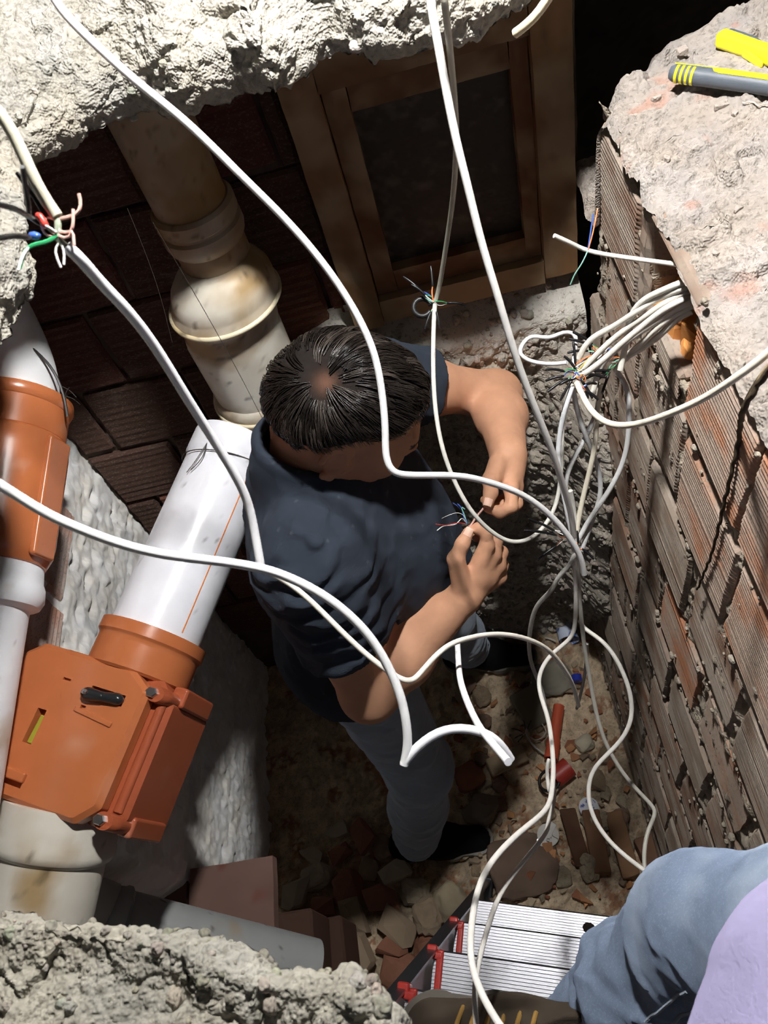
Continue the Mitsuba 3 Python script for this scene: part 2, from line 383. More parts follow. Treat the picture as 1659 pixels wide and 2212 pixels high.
XR = 0.264
wr = 'wall_right'
PITCH_Z = 0.1745
GAP = (0.205, 0.755)
# mortar core behind the faces of the bricks
gy_, gz_ = np.meshgrid(np.linspace(-0.25, 1.005, 310), np.linspace(-0.08, 1.748, 420), indexing='ij')
P = np.stack([0 * gy_ + XR + 0.006, gy_, gz_], -1)
hole = lambda y, z: (np.clip(1 - np.abs((y - 0.678) / 0.075), 0, 1) > 0) & (z > 1.560) & (z < 1.728)
q = P.reshape(-1, 3)
relief = 0.013 * (fbm(q, 0.035, 4, 61) - 0.5) * 2
dd, rr = worley(q, 0.012, 62); relief += 0.004 * np.sqrt(np.clip(1 - (dd / 0.7) ** 2, 0, 1)) * (rr > 0.4)
q[:, 0] -= np.clip(relief, -0.010, 0.012)
inhole = (np.abs(q[:, 1] - 0.692) < 0.078 + 0.012 * (fbm(q, 0.02, 2, 65) - 0.5)) & (q[:, 2] > 1.606 + 0.02 * (fbm(q, 0.03, 2, 66) - 0.5)) & (q[:, 2] < 1.738)
q[inhole, 0] += 0.13
gap = (np.abs(q[:, 1] - GAP[0]) < 0.07) & (np.abs(q[:, 2] - GAP[1]) < 0.07)
q[gap, 0] += 0.10
v, f = grid_mesh(P)
col = concrete_color(v, 63, (150, 140, 126), 0.4)
col[inhole] = lin(196, 120, 66) * (0.7 + 0.6 * fbm(v[inhole], 0.02, 3, 64))[:, None]
scene[wr] = mikit.ply((v, f[:, ::-1]), 'mat_grain', smooth=True, color=col)
struct(wr, 'right wall of the pit, courses of combed hollow clay bricks in crumbling mortar')
scene[wr + '__core'] = mikit.ply(place(chamfer_box((0.12, 1.45, 1.78)), (XR + 0.22, 0.42, 0.82)), 'mat_matte', smooth=False, color=np.tile(lin(120, 86, 60), (24, 1)))

palette = [(128, 106, 90), (140, 112, 94), (118, 100, 86), (150, 108, 82), (132, 116, 102), (122, 96, 80)]
hot = {}
k = 0
for row in range(-1, 11):
    z0 = 1.735 - (row + 1) * PITCH_Z
    if z0 < -0.12: break
    off = {-1: 0.805, 0: 0.60, 1: 0.335, 2: 0.51 }.get(row, 0.45 + 0.083 * ((row * 5) % 7 - 3))
    if row == -1: continue
cour = [(1.735, 0.805), (1.5605, 0.600), (1.386, 0.510), (1.2115, 0.603), (1.037, 0.51), (0.8625, 0.585), (0.688, 0.49), (0.5135, 0.58), (0.339, 0.47), (0.1645, 0.56)]
for ci, (ztop, yj) in enumerate(cour):
    L = 0.186
    for s in range(-5, 4):
        yc = yj + (s + 0.5) * L
        if yc < -0.22 or yc > (0.96 if ci < 2 else 1.06): continue
        zc = ztop - 0.0855
        if ci == 0 and 0.60 < yc < 0.80: continue           # the broken brick the cables come from, below
        if abs(yc - GAP[0]) < L / 2 and abs(zc - GAP[1]) < 0.086: continue   # a brick fallen out low down
        k += 1
        g = np.random.default_rng(900 + k)
        hh = 0.158 + g.uniform(-0.004, 0.004); ll = L - 0.010 + g.uniform(-0.010, 0.003)
        bv, bf = comb_brick((ll, 0.05, hh), 21, 70 + k)
        M = np.stack([[0, 1, 0], [1, 0, 0], [0, 0, 1]], 1).astype(float)
        bv = bv @ rotx(g.normal(0, 0.006)).T @ rotz(g.normal(0, 0.008)).T @ roty(g.normal(0, 0.007)).T
        bv = bv @ M.T + [XR + 0.022 + g.normal(0, 0.003), yc + g.normal(0, 0.003), zc + g.normal(0, 0.002)]
        bc = palette[int(g.integers(len(palette)))]
        if ci < 4 and yc < 0.62 and g.random() < 0.35: bc = (160, 110, 82)
        obj('brick', (bv, bf), 'mat_clay', wr, smooth=False, color=brick_color(bv, bc, 80 + k, 0.54 + g.uniform(-0.10, 0.10)))

# what is left of the broken brick round the cable hole
for i, (y0, y1, z0, z1, dx) in enumerate([(0.772, 0.801, 1.566, 1.728, 0.0), (0.628, 0.768, 1.566, 1.612, 0.001), (0.60, 0.80, 1.738, 1.752, -0.009)]):
    bv, bf = comb_brick((y1 - y0, 0.05 if i < 2 else 0.014, z1 - z0), (4, 6, 2)[i], 880 + i, (0.004, 0.014, 0.004)[i])
    bv = bv @ np.stack([[0, 1, 0], [1, 0, 0], [0, 0, 1]], 1).astype(float).T + [XR + 0.022 - (0.01 if i == 2 else 0) + dx, (y0 + y1) / 2, (z0 + z1) / 2]
    obj('brick', (bv, bf), 'mat_clay', wr, smooth=False, color=brick_color(bv, (132, 112, 98), 884 + i, 0.5))
for i in range(26):
    g = np.random.default_rng(890 + i)
    v, f = shard((0.055, 0.05, 0.045), 890 + i)
    v = v @ rotz(g.uniform(0, 6)).T + [XR + 0.035 + g.uniform(-0.01, 0.07), g.uniform(0.62, 0.76), 1.612 + g.uniform(-0.012, 0.022)]
    obj('clay_shard', (v, f), 'mat_matte', wr, smooth=False, color=lin(214, 146, 84) * g.uniform(0.7, 1.05))

# crumbs of mortar stuck to the brick faces
g = np.random.default_rng(950); ms = []
for i in range(480):
    v, f = stone((1, 1, 1), 951 + i % 40, 0.5, 1)
    r = 0.0016 + 0.0042 * g.random() ** 3
    ci = g.integers(0, 10)
    y = g.uniform(-0.2, 1.0); z = (cour[ci][0] - 0.087 + g.choice([-1, 1]) * 0.082 + g.normal(0, 0.012)) if g.random() < 0.7 else g.uniform(0, 1.72)
    if 0.60 < y < 0.78 and 1.59 < z: continue
    ms.append((v * r * [0.8, 1.2, 1] * 2 + [XR - 0.0035 + r * 0.1, y, z], f))
ck = obj('mortar_crumbs', cat(*ms), 'mat_grain', wr, smooth=True, color=lin(158, 148, 134))
tag(ck, kind='stuff')
# ------------------------------------------------------------------ top of the right wall: rough concrete ledge where the tools lie
def seg_inside(x, y):
    """Distance inside the outline of the ledge (positive inside)."""
    poly = np.array([(0.262, -0.5), (0.262, 0.2), (0.263, 0.45), (0.262, 0.60), (0.266, 0.70), (0.262, 0.79), (0.262, 0.86), (0.268, 0.93), (0.262, 0.985), (0.30, 1.05), (0.364, 1.10), (0.42, 1.108), (0.47, 1.13), (0.6, 1.15), (1.4, 1.17)])
    yy = np.interp(x, [0.262, 0.30, 0.364, 0.42, 0.47, 0.6, 1.4], [0.985, 1.05, 1.10, 1.108, 1.13, 1.15, 1.17])
    xx = np.interp(y, poly[:9, 1], poly[:9, 0])
    return yy - y
gx, gy = np.meshgrid(np.linspace(0.255, 0.85, 240), np.linspace(-0.20, 1.15, 540), indexing='ij')
edge = np.interp(gy, [-0.5, 0.2, 0.45, 0.60, 0.70, 0.79, 0.86, 0.93, 0.985, 2], [0.258, 0.258, 0.259, 0.256, 0.262, 0.257, 0.257, 0.262, 0.257, 0.257]) + 0.008 * (fbm(np.stack([0 * gy, gy, 0 * gy], -1), 0.03, 3, 69) - 0.5)
gx = np.maximum(gx, edge)
q = np.stack([gx, gy, 0 * gx], -1).reshape(-1, 3)
e = seg_inside(q[:, 0], q[:, 1]) + 0.010 * (fbm(q, 0.03, 3, 70) - 0.5) * 2
ztop = 1.752 + 0.10 * (q[:, 0] - 0.264) - 0.03 * np.clip((0.05 - e) / 0.05, 0, 1) ** 2 - 0.012 * np.clip((0.275 - q[:, 0]) / 0.018, 0, 1) ** 2
relief = rubble_relief(q, 71, big=0.016, mid=0.014, fine=0.0048)
mask = np.clip(0.25 + 1.5 * (fbm(q, 0.07, 3, 72) - 0.35) * 2, 0.15, 1.0)
q[:, 2] = ztop + relief * mask - 0.15 * (1 - np.clip((e + 0.004) / 0.016, 0, 1)) ** 2
LEDGE = q.reshape(gx.shape + (3,))
def ledge_z(x, y):
    i = int(np.clip((x - 0.255) / 0.595 * 239, 0, 239)); j = int(np.clip((y + 0.20) / 1.35 * 539, 0, 539))
    return LEDGE[max(i - 2, 0):i + 3, max(j - 2, 0):j + 3, 2].max()
v, f = grid_mesh(LEDGE)
col = concrete_color(v, 74, (150, 142, 135), 0.26)
clay = np.clip((fbm(v, 0.05, 3, 75) - 0.60) * 10, 0, 1)[:, None] * 0.6
col = col * (1 - clay) + lin(160, 116, 98) * clay
lk = obj('trim_1', (v, f), 'mat_grain', smooth=True, color=col)
struct(lk, 'pale dusty concrete bed on top of the right brick wall')

# ------------------------------------------------------------------ back wall: big combed bricks, concrete footing under the window
wb = 'wall_back'
gx, gz = np.meshgrid(np.linspace(-0.85, 1.1, 190), np.linspace(-0.08, 2.05, 210), indexing='ij')
P = np.stack([gx, 0 * gx + 1.170, gz], -1); q = P.reshape(-1, 3)
q[:, 1] -= np.clip(0.016 * (fbm(q, 0.05, 4, 81) - 0.5) * 2, -0.012, 0.010)
q[:, 1] += 0.30 * np.clip((q[:, 0] - 0.28) / 0.02, 0, 1)
v, f = grid_mesh(P)
scene[wb] = mikit.ply((v, f), 'mat_matte', smooth=True, color=concrete_color(v, 82, (96, 84, 74), 0.4))
struct(wb, 'back wall of the pit, dark red hollow bricks left of the window')
k = 0
for ci in range(-2, 8):
    zc = 1.69 - ci * PITCH_Z - PITCH_Z / 2
    for s in range(0, 8):
        L = 0.212
        xc = -0.86 + (s + (0.0, 0.52)[ci % 2] + 0.16) * L
        if xc < -0.86 or xc > 0.20: continue
        if xc + L / 2 > -0.15 and zc < 1.95: 
            if xc - L / 2 < -0.16: lo, hi = xc - L / 2, -0.150
            else: continue
        else: lo, hi = xc - L / 2, xc + L / 2
        lo = max(lo, -0.80)
        if hi - lo < 0.03: continue
        k += 1; g = np.random.default_rng(300 + k)
        bv, bf = comb_brick((hi - lo - 0.010, 0.05, 0.164 + g.uniform(-0.003, 0.003)), 9, 320 + k)
        bv = bv @ rotz(g.normal(0, 0.008)).T @ roty(g.normal(0, 0.008)).T + [(lo + hi) / 2, 1.178 + g.normal(0, 0.004), zc + g.normal(0, 0.002)]
        bc = [(92, 60, 52), (104, 66, 54), (84, 62, 54), (78, 58, 50)][int(g.integers(4))]
        obj('brick', (bv, bf), 'mat_clay', wb, smooth=False, color=brick_color(bv, bc, 340 + k, 0.20, (110, 98, 88)))

gx, gz = np.meshgrid(np.linspace(-0.40, 0.262, 260), np.linspace(-0.06, 1.40, 470), indexing='ij')
q = np.stack([gx, 0 * gx, gz], -1).reshape(-1, 3)
ss = lambda a, b, x: (lambda t: t * t * (3 - 2 * t))(np.clip((x - a) / (b - a), 0, 1))
y = 1.075 - 0.015 * ss(1.2, 0.6, q[:, 2]) + 0.045 * ss(0.5, 0.0, q[:, 2])
y -= 0.17 * ss(0.13, 0.265, q[:, 0]) ** 1.5 * ss(1.30, 1.10, q[:, 2]) * (1 - 0.9 * ss(0.55, 0.05, q[:, 2]))
y += 0.16 * ss(-0.20, -0.40, q[:, 0])
warp = q * [1, 1, 1.15] + 0.02 * np.stack([fbm(q, 0.05, 3, 90 + k) for k in range(3)], -1)
d1, r1 = worley(warp, 0.050, 91); d2, r2 = worley(warp, 0.020, 92); d3, _ = worley(q, 0.009, 94)
rel = 0.020 * (fbm(warp, 0.12, 4, 93) - 0.5) * 2 + 0.016 * (np.sqrt(np.clip(1 - (d1 / 0.8) ** 2, 0, 1)) * (0.3 + 0.7 * r1) - 0.3) + 0.013 * (np.sqrt(np.clip(1 - (d2 / 0.75) ** 2, 0, 1)) * r2 - 0.3) + 0.005 * (np.sqrt(np.clip(1 - (d3 / 0.8) ** 2, 0, 1)) - 0.4)
smooth_ledge = ss(1.28, 1.33, q[:, 2])
y -= rel * (1 - 0.8 * smooth_ledge)
y += 0.085 * ss(1.315, 1.385, q[:, 2])
q[:, 1] = y
v, f = grid_mesh(q.reshape(gx.shape + (3,)))
col = concrete_color(v, 95, (176, 168, 156), 0.35)
limew = (ss(1.26, 1.32, v[:, 2]) * np.clip(0.5 + 2 * (fbm(v, 0.05, 3, 97) - 0.35), 0, 1))[:, None]
col = col * (1 - limew) + lin(190, 186, 178) * limew
fk = obj('footing', (v, f), 'mat_grain', wb, smooth=True, color=col, label='lumpy grey concrete footing under the window')

gravel('gravel', fk, v, f, 1800, 0.0020, 0.0085, 2300, (172, 164, 152), lambda p: (p[:, 2] < 1.36) & (p[:, 0] > -0.2))
# ------------------------------------------------------------------ left wall: lime plaster over bricks
wl = 'wall_left'
gy, gz = np.meshgrid(np.linspace(-0.20, 1.18, 320), np.linspace(-0.06, 2.0, 380), indexing='ij')
q = np.stack([0 * gy - 0.805, gy, gz], -1).reshape(-1, 3)
rel = 0.010 * (fbm(q, 0.06, 4, 101) - 0.5) * 2 + 0.004 * (fbm(q, 0.012, 3, 102) - 0.5) * 2
d1, r1 = worley(q, 0.03, 103); rel += 0.006 * np.sqrt(np.clip(1 - (d1 / 0.7) ** 2, 0, 1)) * (r1 > 0.5)
d1, r1 = worley(q * [1, 0.6, 1.3], 0.05, 105); rel -= 0.018 * np.clip(1 - d1 / 0.35, 0, 1) * (r1 > 0.66)
q[:, 0] += rel
q[:, 0] -= 0.14 * ss(0.42, 0.34, q[:, 1])
v, f = grid_mesh(q.reshape(gy.shape + (3,)))
col = concrete_color(v, 104, (240, 238, 234), 0.26)
scene[wl] = mikit.ply((v, f), 'mat_matte', smooth=True, color=col)
struct(wl, 'left wall of the pit, white lime plaster smeared over bricks')
for i, (y0, y1, z) in enumerate([(0.40, 0.56, 1.235), (0.57, 0.78, 1.235), (0.80, 1.00, 1.235), (0.46, 0.66, 1.50), (0.68, 0.90, 1.50), (0.92, 1.14, 1.50), (0.42, 0.60, 1.06)]):
    bv, bf = comb_brick((y1 - y0 - 0.008, 0.05, 0.125), 9, 360 + i)
    bv = bv @ np.stack([[0, 1, 0], [-1, 0, 0], [0, 0, 1]], 1).astype(float).T + [-0.818 + 0.004 * math.sin(i * 2.1), (y0 + y1) / 2, z]
    obj('brick', (bv, bf), 'mat_clay', wl, smooth=False, color=brick_color(bv, (176, 128, 108), 370 + i, 0.60, (196, 188, 182)))

# brick pier in the dark near corner, a flat red tile on top
pier = thing('brick_pier', 'low dark brick pier with a reddish slab on top, under the grey pipe', 'brick pier')
k = 0
for row in range(3):
    for a in range(3):
        for b in range(3):
            if 0 < a < 2 and 0 < b < 2: continue
            k += 1; g = np.random.default_rng(500 + k)
            x0 = -0.86 + 0.125 * a + (0.03 if row % 2 else 0); y0 = -0.12 + 0.185 * b
            bv, bf, _ = meshkit.arrays(chamfer_box((0.118, 0.175, 0.15), 0.006))
            bv = bv @ rotz(g.normal(0, 0.03)).T + [x0, y0, 0.06 + row * 0.158]
            obj('brick', (bv, bf), 'mat_matte', pier, smooth=False, color=brick_color(bv, (74, 54, 46), 520 + k, 0.2))
for i, (x0, x1) in enumerate([(-0.80, -0.60), (-0.94, -0.805)]):
    bv, bf, _ = meshkit.arrays(m3.Manifold.cube((x1 - x0 - 0.006, 0.62, 0.030), True).refine_to_length(0.02))
    bv = bv + 0.004 * (fbm(bv, 0.05, 3, 540 + i)[:, None] - 0.5) + [(x0 + x1) / 2, 0.125, 0.545 - 0.01 * i]
    c = lin(120, 94, 86) * (0.6 + 0.8 * fbm(bv, 0.06, 4, 541))[:, None]
    red = np.clip((fbm(bv, 0.03, 3, 542) - 0.62) * 12, 0, 1)[:, None]
    obj('slab', (bv, bf), 'mat_matte', pier, smooth=40, color=c * (1 - red) + lin(110, 62, 54) * red)

# ------------------------------------------------------------------ small cellar window under the slab
w1 = 'window_1'
tag(w1, 'small old wooden window under the broken slab, dusty dark pane', kind='structure')
def board(name, x0, x1, z0, z1, y0, y1, seed, tone=(118, 88, 60), jag=0.0, label=None, dirt=0.3):
    m = m3.Manifold.cube((x1 - x0, y1 - y0, z1 - z0), True)
    m = m.refine_to_length(0.012)
    v, f, _ = meshkit.arrays(m)
    e = np.minimum.reduce([(x1 - x0) / 2 - np.abs(v[:, 0]), np.full(len(v), 1.0)])
    v = v + np.array([(x0 + x1) / 2, (y0 + y1) / 2, (z0 + z1) / 2])
    v[:, 1] += 0.0025 * (fbm(v * [3, 1, 1], 0.05, 3, seed) - 0.5) * 2
    v[:, 0] += 0.0015 * (fbm(v + 5, 0.04, 3, seed + 1) - 0.5) * 2
    long_x = (x1 - x0) > (z1 - z0)
    st = v * ([1, 6, 12] if long_x else [12, 6, 1])
    c = lin(*tone) * (0.72 + 0.6 * fbm(st, 0.10, 4, seed + 2) + 0.3 * (fbm(st, 0.02, 2, seed + 4) - 0.5))[:, None]
    d = np.clip((fbm(v, 0.06, 4, seed + 3) - 0.62 + dirt * 0.6) * 4, 0, 0.8)[:, None]
    c = c * (1 - d) + lin(150, 130, 104) * d
    obj(name, (v, f), 'mat_wood', w1, smooth=30, color=np.clip(c, 0.01, 0.9), label=label)
board('frame_board', -0.146, -0.093, 1.375, 2.0, 1.105, 1.160, 601)
board('frame_board', 0.200, 0.256, 1.392, 2.0, 1.105, 1.160, 602, dirt=0.35)
board('sill_board', -0.092, 0.199, 1.380, 1.428, 1.108, 1.160, 603, (128, 106, 78), dirt=0.6, label='pale dusty sill board')
board('sash_stile', -0.091, -0.056, 1.430, 2.0, 1.125, 1.160, 604, (104, 72, 48))
board('sash_stile', 0.173, 0.199, 1.430, 2.0, 1.125, 1.160, 605, (104, 72, 48))
board('sash_rail', -0.055, 0.172, 1.430, 1.472, 1.125, 1.160, 606, (104, 72, 48))
board('sash_rail', -0.055, 0.172, 1.757, 1.800, 1.125, 1.160, 607, (98, 70, 48))
board('head_board', -0.092, 0.199, 1.802, 1.86, 1.108, 1.160, 608, (104, 76, 52))
principled('mat_dust_glass', {'type': 'rgb', 'value': [0.055, 0.05, 0.043]}, 0.5, 0.4)
v, f, _ = meshkit.arrays(m3.Manifold.cube((0.236, 0.004, 0.292), True).refine_to_length(0.004))
v = v + [0.0585, 1.150, 1.614]; v[:, 1] += 0.0012 * (fbm(v, 0.012, 3, 611) - 0.5)
mk = np.clip((fbm(v, 0.02, 4, 610) - 0.46 - 0.9 * np.abs(v[:, 0] + 0.06)) * 4, 0, 1)[:, None] + 0.25 * fbm(v, 0.004, 2, 613)[:, None]
obj('pane', (v, f), 'mat_satin', w1, smooth=30, color=lin(58, 54, 48) * (0.5 + 1.2 * mk), label='dark dusty glass pane')
# ------------------------------------------------------------------ drain pipes
def pipe_color(v, seed, base=(226, 226, 230), stain=0.0, stainc=(150, 120, 70), dirt=(70, 60, 48)):
    c = np.tile(lin(*base), (len(v), 1)) * (0.93 + 0.14 * fbm(v, 0.05, 3, seed))[:, None]
    s = np.clip((fbm(v, 0.09, 4, seed + 1) - 0.62 + stain * 0.35) * 4, 0, 1)[:, None]
    c = c * (1 - s * 0.85) + lin(*stainc) * s * 0.85
    d = np.clip((fbm(v, 0.014, 4, seed + 2) - 0.70 + stain * 0.10) * 9, 0, 1)[:, None] * 0.7
    return np.clip(c * (1 - d) + lin(*dirt) * d, 0.01, 0.9)

def dense_lathe(profile, a, b, sides=72, step=0.006, close=False):
    pr = np.asarray(profile, float); out = [pr[0]]
    for p0, p1 in zip(pr[:-1], pr[1:]):
        n = max(1, int(np.linalg.norm(p1 - p0) / step))
        out += [p0 + (p1 - p0) * (i + 1) / n for i in range(n)]
    return lathe(np.array(out), a, b, sides, close)

stack = thing('drain_stack', 'yellowed white vertical drain pipe with sockets against the back wall left of the window', 'drain pipe')
S1 = np.array([-0.335, 1.045, 1.215]); up = np.array([0.0, 0, 1.0])
S0 = np.array([-0.312, 1.050, 2.02])
def stain_stack(v, seed, top):
    c = pipe_color(v, seed, (214, 210, 198), 0.55, (150, 118, 62))
    s = np.clip(fbm(v * [1, 1, 0.5], 0.07, 4, seed + 4) * 1.5 - 0.3 + top, 0, 1)[:, None]
    return np.clip(c * (1 - 0.75 * s) + lin(128, 96, 54) * 0.75 * s, 0.01, 0.9)
a = np.array([-0.312, 1.066, 1.60])
v, f = dense_lathe([(0, 0.0), (0, 0.055), (0.36, 0.055), (0.36, 0.0)], a, a + up)
obj('upper_pipe', (v, f), 'mat_satin', stack, smooth=40, color=stain_stack(v, 702, 0.45), label='brown-stained narrower upper pipe')
v, f = dense_lathe([(0.060, 0.0), (0.060, 0.0565), (0.066, 0.061), (0.075, 0.0635), (0.09, 0.0635), (0.094, 0.059), (0.098, 0.059), (0.102, 0.0635), (0.122, 0.0635), (0.127, 0.058), (0.127, 0.0)], a, a + up)
obj('socket', (v, f), 'mat_satin', stack, smooth=40, color=stain_stack(v, 704, 0.5), label='stained socket ring of the upper pipe')
S = S1
def zl(z): return z - S[2]
v, f = dense_lathe([(zl(1.262), 0.0), (zl(1.262), 0.072), (zl(1.325), 0.080), (zl(1.335), 0.0835), (zl(1.345), 0.088), (zl(1.362), 0.089), (zl(1.372), 0.0865), (zl(1.378), 0.081), (zl(1.542), 0.0815), (zl(1.550), 0.0835), (zl(1.558), 0.0905), (zl(1.566), 0.091), (zl(1.573), 0.0875),
                    (zl(1.585), 0.0865), (zl(1.598), 0.083), (zl(1.612), 0.074), (zl(1.625), 0.062), (zl(1.63), 0.054), (zl(1.63), 0.0)], S, S + up)
v[:, :2] += (np.array([0.022, 0.003]) * np.clip((v[:, 2:] - 1.5) / 0.12, 0, 1))
obj('reducer', (v, f), 'mat_satin', stack, smooth=40, color=stain_stack(v, 706, -0.15), label='wide cream reducer with ribbed rings')
for i, (z, r) in enumerate([(1.353, 0.0895), (1.562, 0.0915)]):
    ph = np.linspace(0, 2 * np.pi, 90)
    ctr = S + [0.022 * np.clip((z - 1.5) / 0.12, 0, 1), 0.0, z - S[2]]
    ring = ctr + np.stack([r * np.cos(ph), r * np.sin(ph), 0 * ph], -1)
    v, f = sweep(ring, 0.004, 8, False)
    obj('ring', (v, f), 'mat_satin', stack, smooth=True, color=pipe_color(v, 710 + i, (214, 204, 176), 0.3))

A0, B0 = np.array([-0.408, 0.955, 1.302]), np.array([-0.570, 0.622, 1.255])
ax = (B0 - A0) / np.linalg.norm(B0 - A0)
elbow = spline([S1 + [0, 0, 0.06], S1 + [-0.002, -0.012, 0.02], S1 + [-0.012, -0.045, 0.03], S1 + [-0.03, -0.085, 0.075], A0 + (-ax) * 0.005], 24)
elbow = spline([S1 + [0, 0.0, 0.055], S1 + [-0.003, -0.004, 0.02], S1 + [-0.016, -0.020, 0.0], S1 + [-0.045, -0.055, 0.025], A0], 30)
drain = thing('sloping_drain_pipe', 'thick clean white drain pipe sloping from the stack down to the orange valve', 'drain pipe')
v, f = sweep(elbow, np.r_[np.linspace(0.060, 0.070, 15), np.linspace(0.070, 0.0745, 15)], 48)
obj('elbow', (v, f), 'mat_satin', drain, smooth=40, color=stain_stack(v, 720, -0.1), label='dirty cream elbow at the foot of the stack')
n_ax = frame(ax)
v, f = dense_lathe([(-0.02, 0.0), (-0.02, 0.0765), (-0.012, 0.079), (0.032, 0.079), (0.038, 0.075), (0.370, 0.075), (0.370, 0.0)], A0, A0 + ax, 96, 0.008)
obj('pipe', (v, f), 'mat_gloss', drain, smooth=40, color=pipe_color(v, 722, (224, 225, 231), -0.25))
side = np.cross(ax, [0, 0, 1]); side /= np.linalg.norm(side); upn = np.cross(side, ax)
to_eye = EYE - (A0 + B0) / 2; to_eye -= ax * (to_eye @ ax); to_eye /= np.linalg.norm(to_eye)
sd = np.cross(ax, to_eye)
sg = 1.0 if (sd @ np.array([1, 0, 0])) > 0 else -1.0
dirn = to_eye * math.cos(0.52) + sg * sd * math.sin(0.52)
line = [A0 + ax * t + dirn * 0.0752 for t in np.linspace(0.04, 0.345, 20)]
obj('printed_line', sweep(line, 0.0011, 6), 'mat_satin', drain, color=lin(206, 120, 60), label='thin orange line along the white pipe')
# loops of thin wire tied round the pipe near the elbow
wire = thing('tie_wire', 'thin dark wire wound round the white pipe just below its elbow', 'wire')
pts = []
for t in np.linspace(0, 2 * np.pi, 60):
    pts.append(A0 + ax * (0.035 + 0.012 * math.sin(t)) + 0.0798 * (to_eye * math.cos(t) + sd * math.sin(t)))
v1 = sweep(pts, 0.0009, 5, False)
base = pts[8] if sg < 0 else pts[-8]
pts2 = spline([A0 + ax * 0.03 + 0.0805 * (to_eye * 0.8 - sg * sd * 0.6), A0 + ax * 0.06 + 0.083 * (to_eye * 0.85 - sg * sd * 0.55), A0 + ax * 0.085 + 0.082 * (to_eye * 0.75 - sg * sd * 0.66)], 16)
pts3 = spline([A0 + ax * 0.03 + 0.0805 * (to_eye * 0.8 - sg * sd * 0.6), A0 + ax * 0.065 + 0.081 * (to_eye * 0.75 - sg * sd * 0.66), A0 + ax * 0.09 + 0.081 * (to_eye * 0.68 - sg * sd * 0.73)], 16)
obj('loop', v1, 'mat_satin', wire, color=lin(60, 58, 58)); obj('tail', sweep(pts2, 0.0008, 5), 'mat_satin', wire, color=lin(60, 58, 58)); obj('tail', sweep(pts3, 0.0008, 5), 'mat_satin', wire, color=lin(60, 58, 58))

# ------------------------------------------------------------------ orange backwater valve at the lower end
ORANGE, RUST = (176, 102, 62), (156, 80, 52)
def orange(v, seed, base=ORANGE, dust=0.25):
    c = np.tile(lin(*base), (len(v), 1)) * (0.92 + 0.16 * fbm(v, 0.04, 3, seed))[:, None]
    d = np.clip((fbm(v, 0.05, 4, seed + 1) - 0.70 + dust * 0.2) * 5, 0, 1)[:, None] * 0.35
    return np.clip(c * (1 - d) + lin(200, 170, 150) * d, 0.01, 0.9)

valve = thing('backwater_valve', 'orange plastic valve box with bolted lid and black lever, below the sloping white pipe', 'pipe valve')
N = upn * 0.93 + np.cross(upn, ax) * 0.0
# lid normal: up, leaning a little to the camera's left; K = along the pipe, Wd = across, to the right of the picture
Kd = ax; lean = math.radians(4)
Wd = side if side[0] > 0 else -side
Nn = np.cross(Wd, Kd); Nn = Nn if Nn[2] > 0 else -Nn
Wd, Nn = Wd * math.cos(lean) - Nn * math.sin(lean), Nn * math.cos(lean) + Wd * math.sin(lean)
Mv = np.stack([Wd, Kd, Nn], 1)
if np.linalg.det(Mv) < 0: Mv[:, 0] *= 1; Kfix = True
VO = B0 + Kd * 0.163 - Wd * 0.030 + Nn * 0.0                                   # middle of the box
def vput(m, off=(0, 0, 0), R=np.eye(3)):
    v, f, _ = meshkit.arrays(m)
    v = ((v @ R.T + np.asarray(off)) * [1.16, 0.95, 1.0]) @ Mv.T + VO
    if np.linalg.det(Mv) < 0: f = f[:, ::-1]
    return v, f
v, f = dense_lathe([(-0.020, 0.0), (-0.020, 0.0775), (-0.019, 0.088), (0.0, 0.0885), (0.003, 0.086), (0.006, 0.0835), (0.052, 0.0835), (0.056, 0.079), (0.056, 0.0)], B0, B0 + ax, 96, 0.006)
obj('collar', (v, f), 'mat_gloss', valve, smooth=40, color=orange(v, 732))
def rounded_prism(pts, z0, z1, r=0.008):
    from shapely.geometry import Polygon
    from shapely.geometry.polygon import orient
    p = Polygon(pts).buffer(-r).buffer(r, quad_segs=6)
    q = Polygon(pts).buffer(-r * 1.6).buffer(r * 0.9, quad_segs=6)
    bodies = []
    for g, a, b in ((p, z0 + r * 0.4, z1 - r * 0.7), (q, z0, z1)):
        cs = m3.CrossSection([np.array(orient(g).exterior.coords)[:-1]])
        bodies.append(m3.Manifold.extrude(cs, b - a).translate((0, 0, a)))
    return m3.Manifold.batch_hull(bodies)
body = rounded_prism([(-0.108, -0.105), (-0.07, -0.122), (0.085, -0.122), (0.116, -0.085), (0.116, 0.095), (0.095, 0.118), (-0.09, 0.118), (-0.108, 0.10)], -0.090, 0.050, 0.012)
rim1 = rounded_prism([(-0.110, -0.110), (0.120, -0.110), (0.124, -0.080), (0.122, 0.118), (-0.110, 0.118)], 0.018, 0.052, 0.005)
body = body.refine_to_length(0.02)
v, f = vput(body); obj('body', (v, f), 'mat_gloss', valve, smooth=35, color=orange(v, 734, RUST, 0.1))
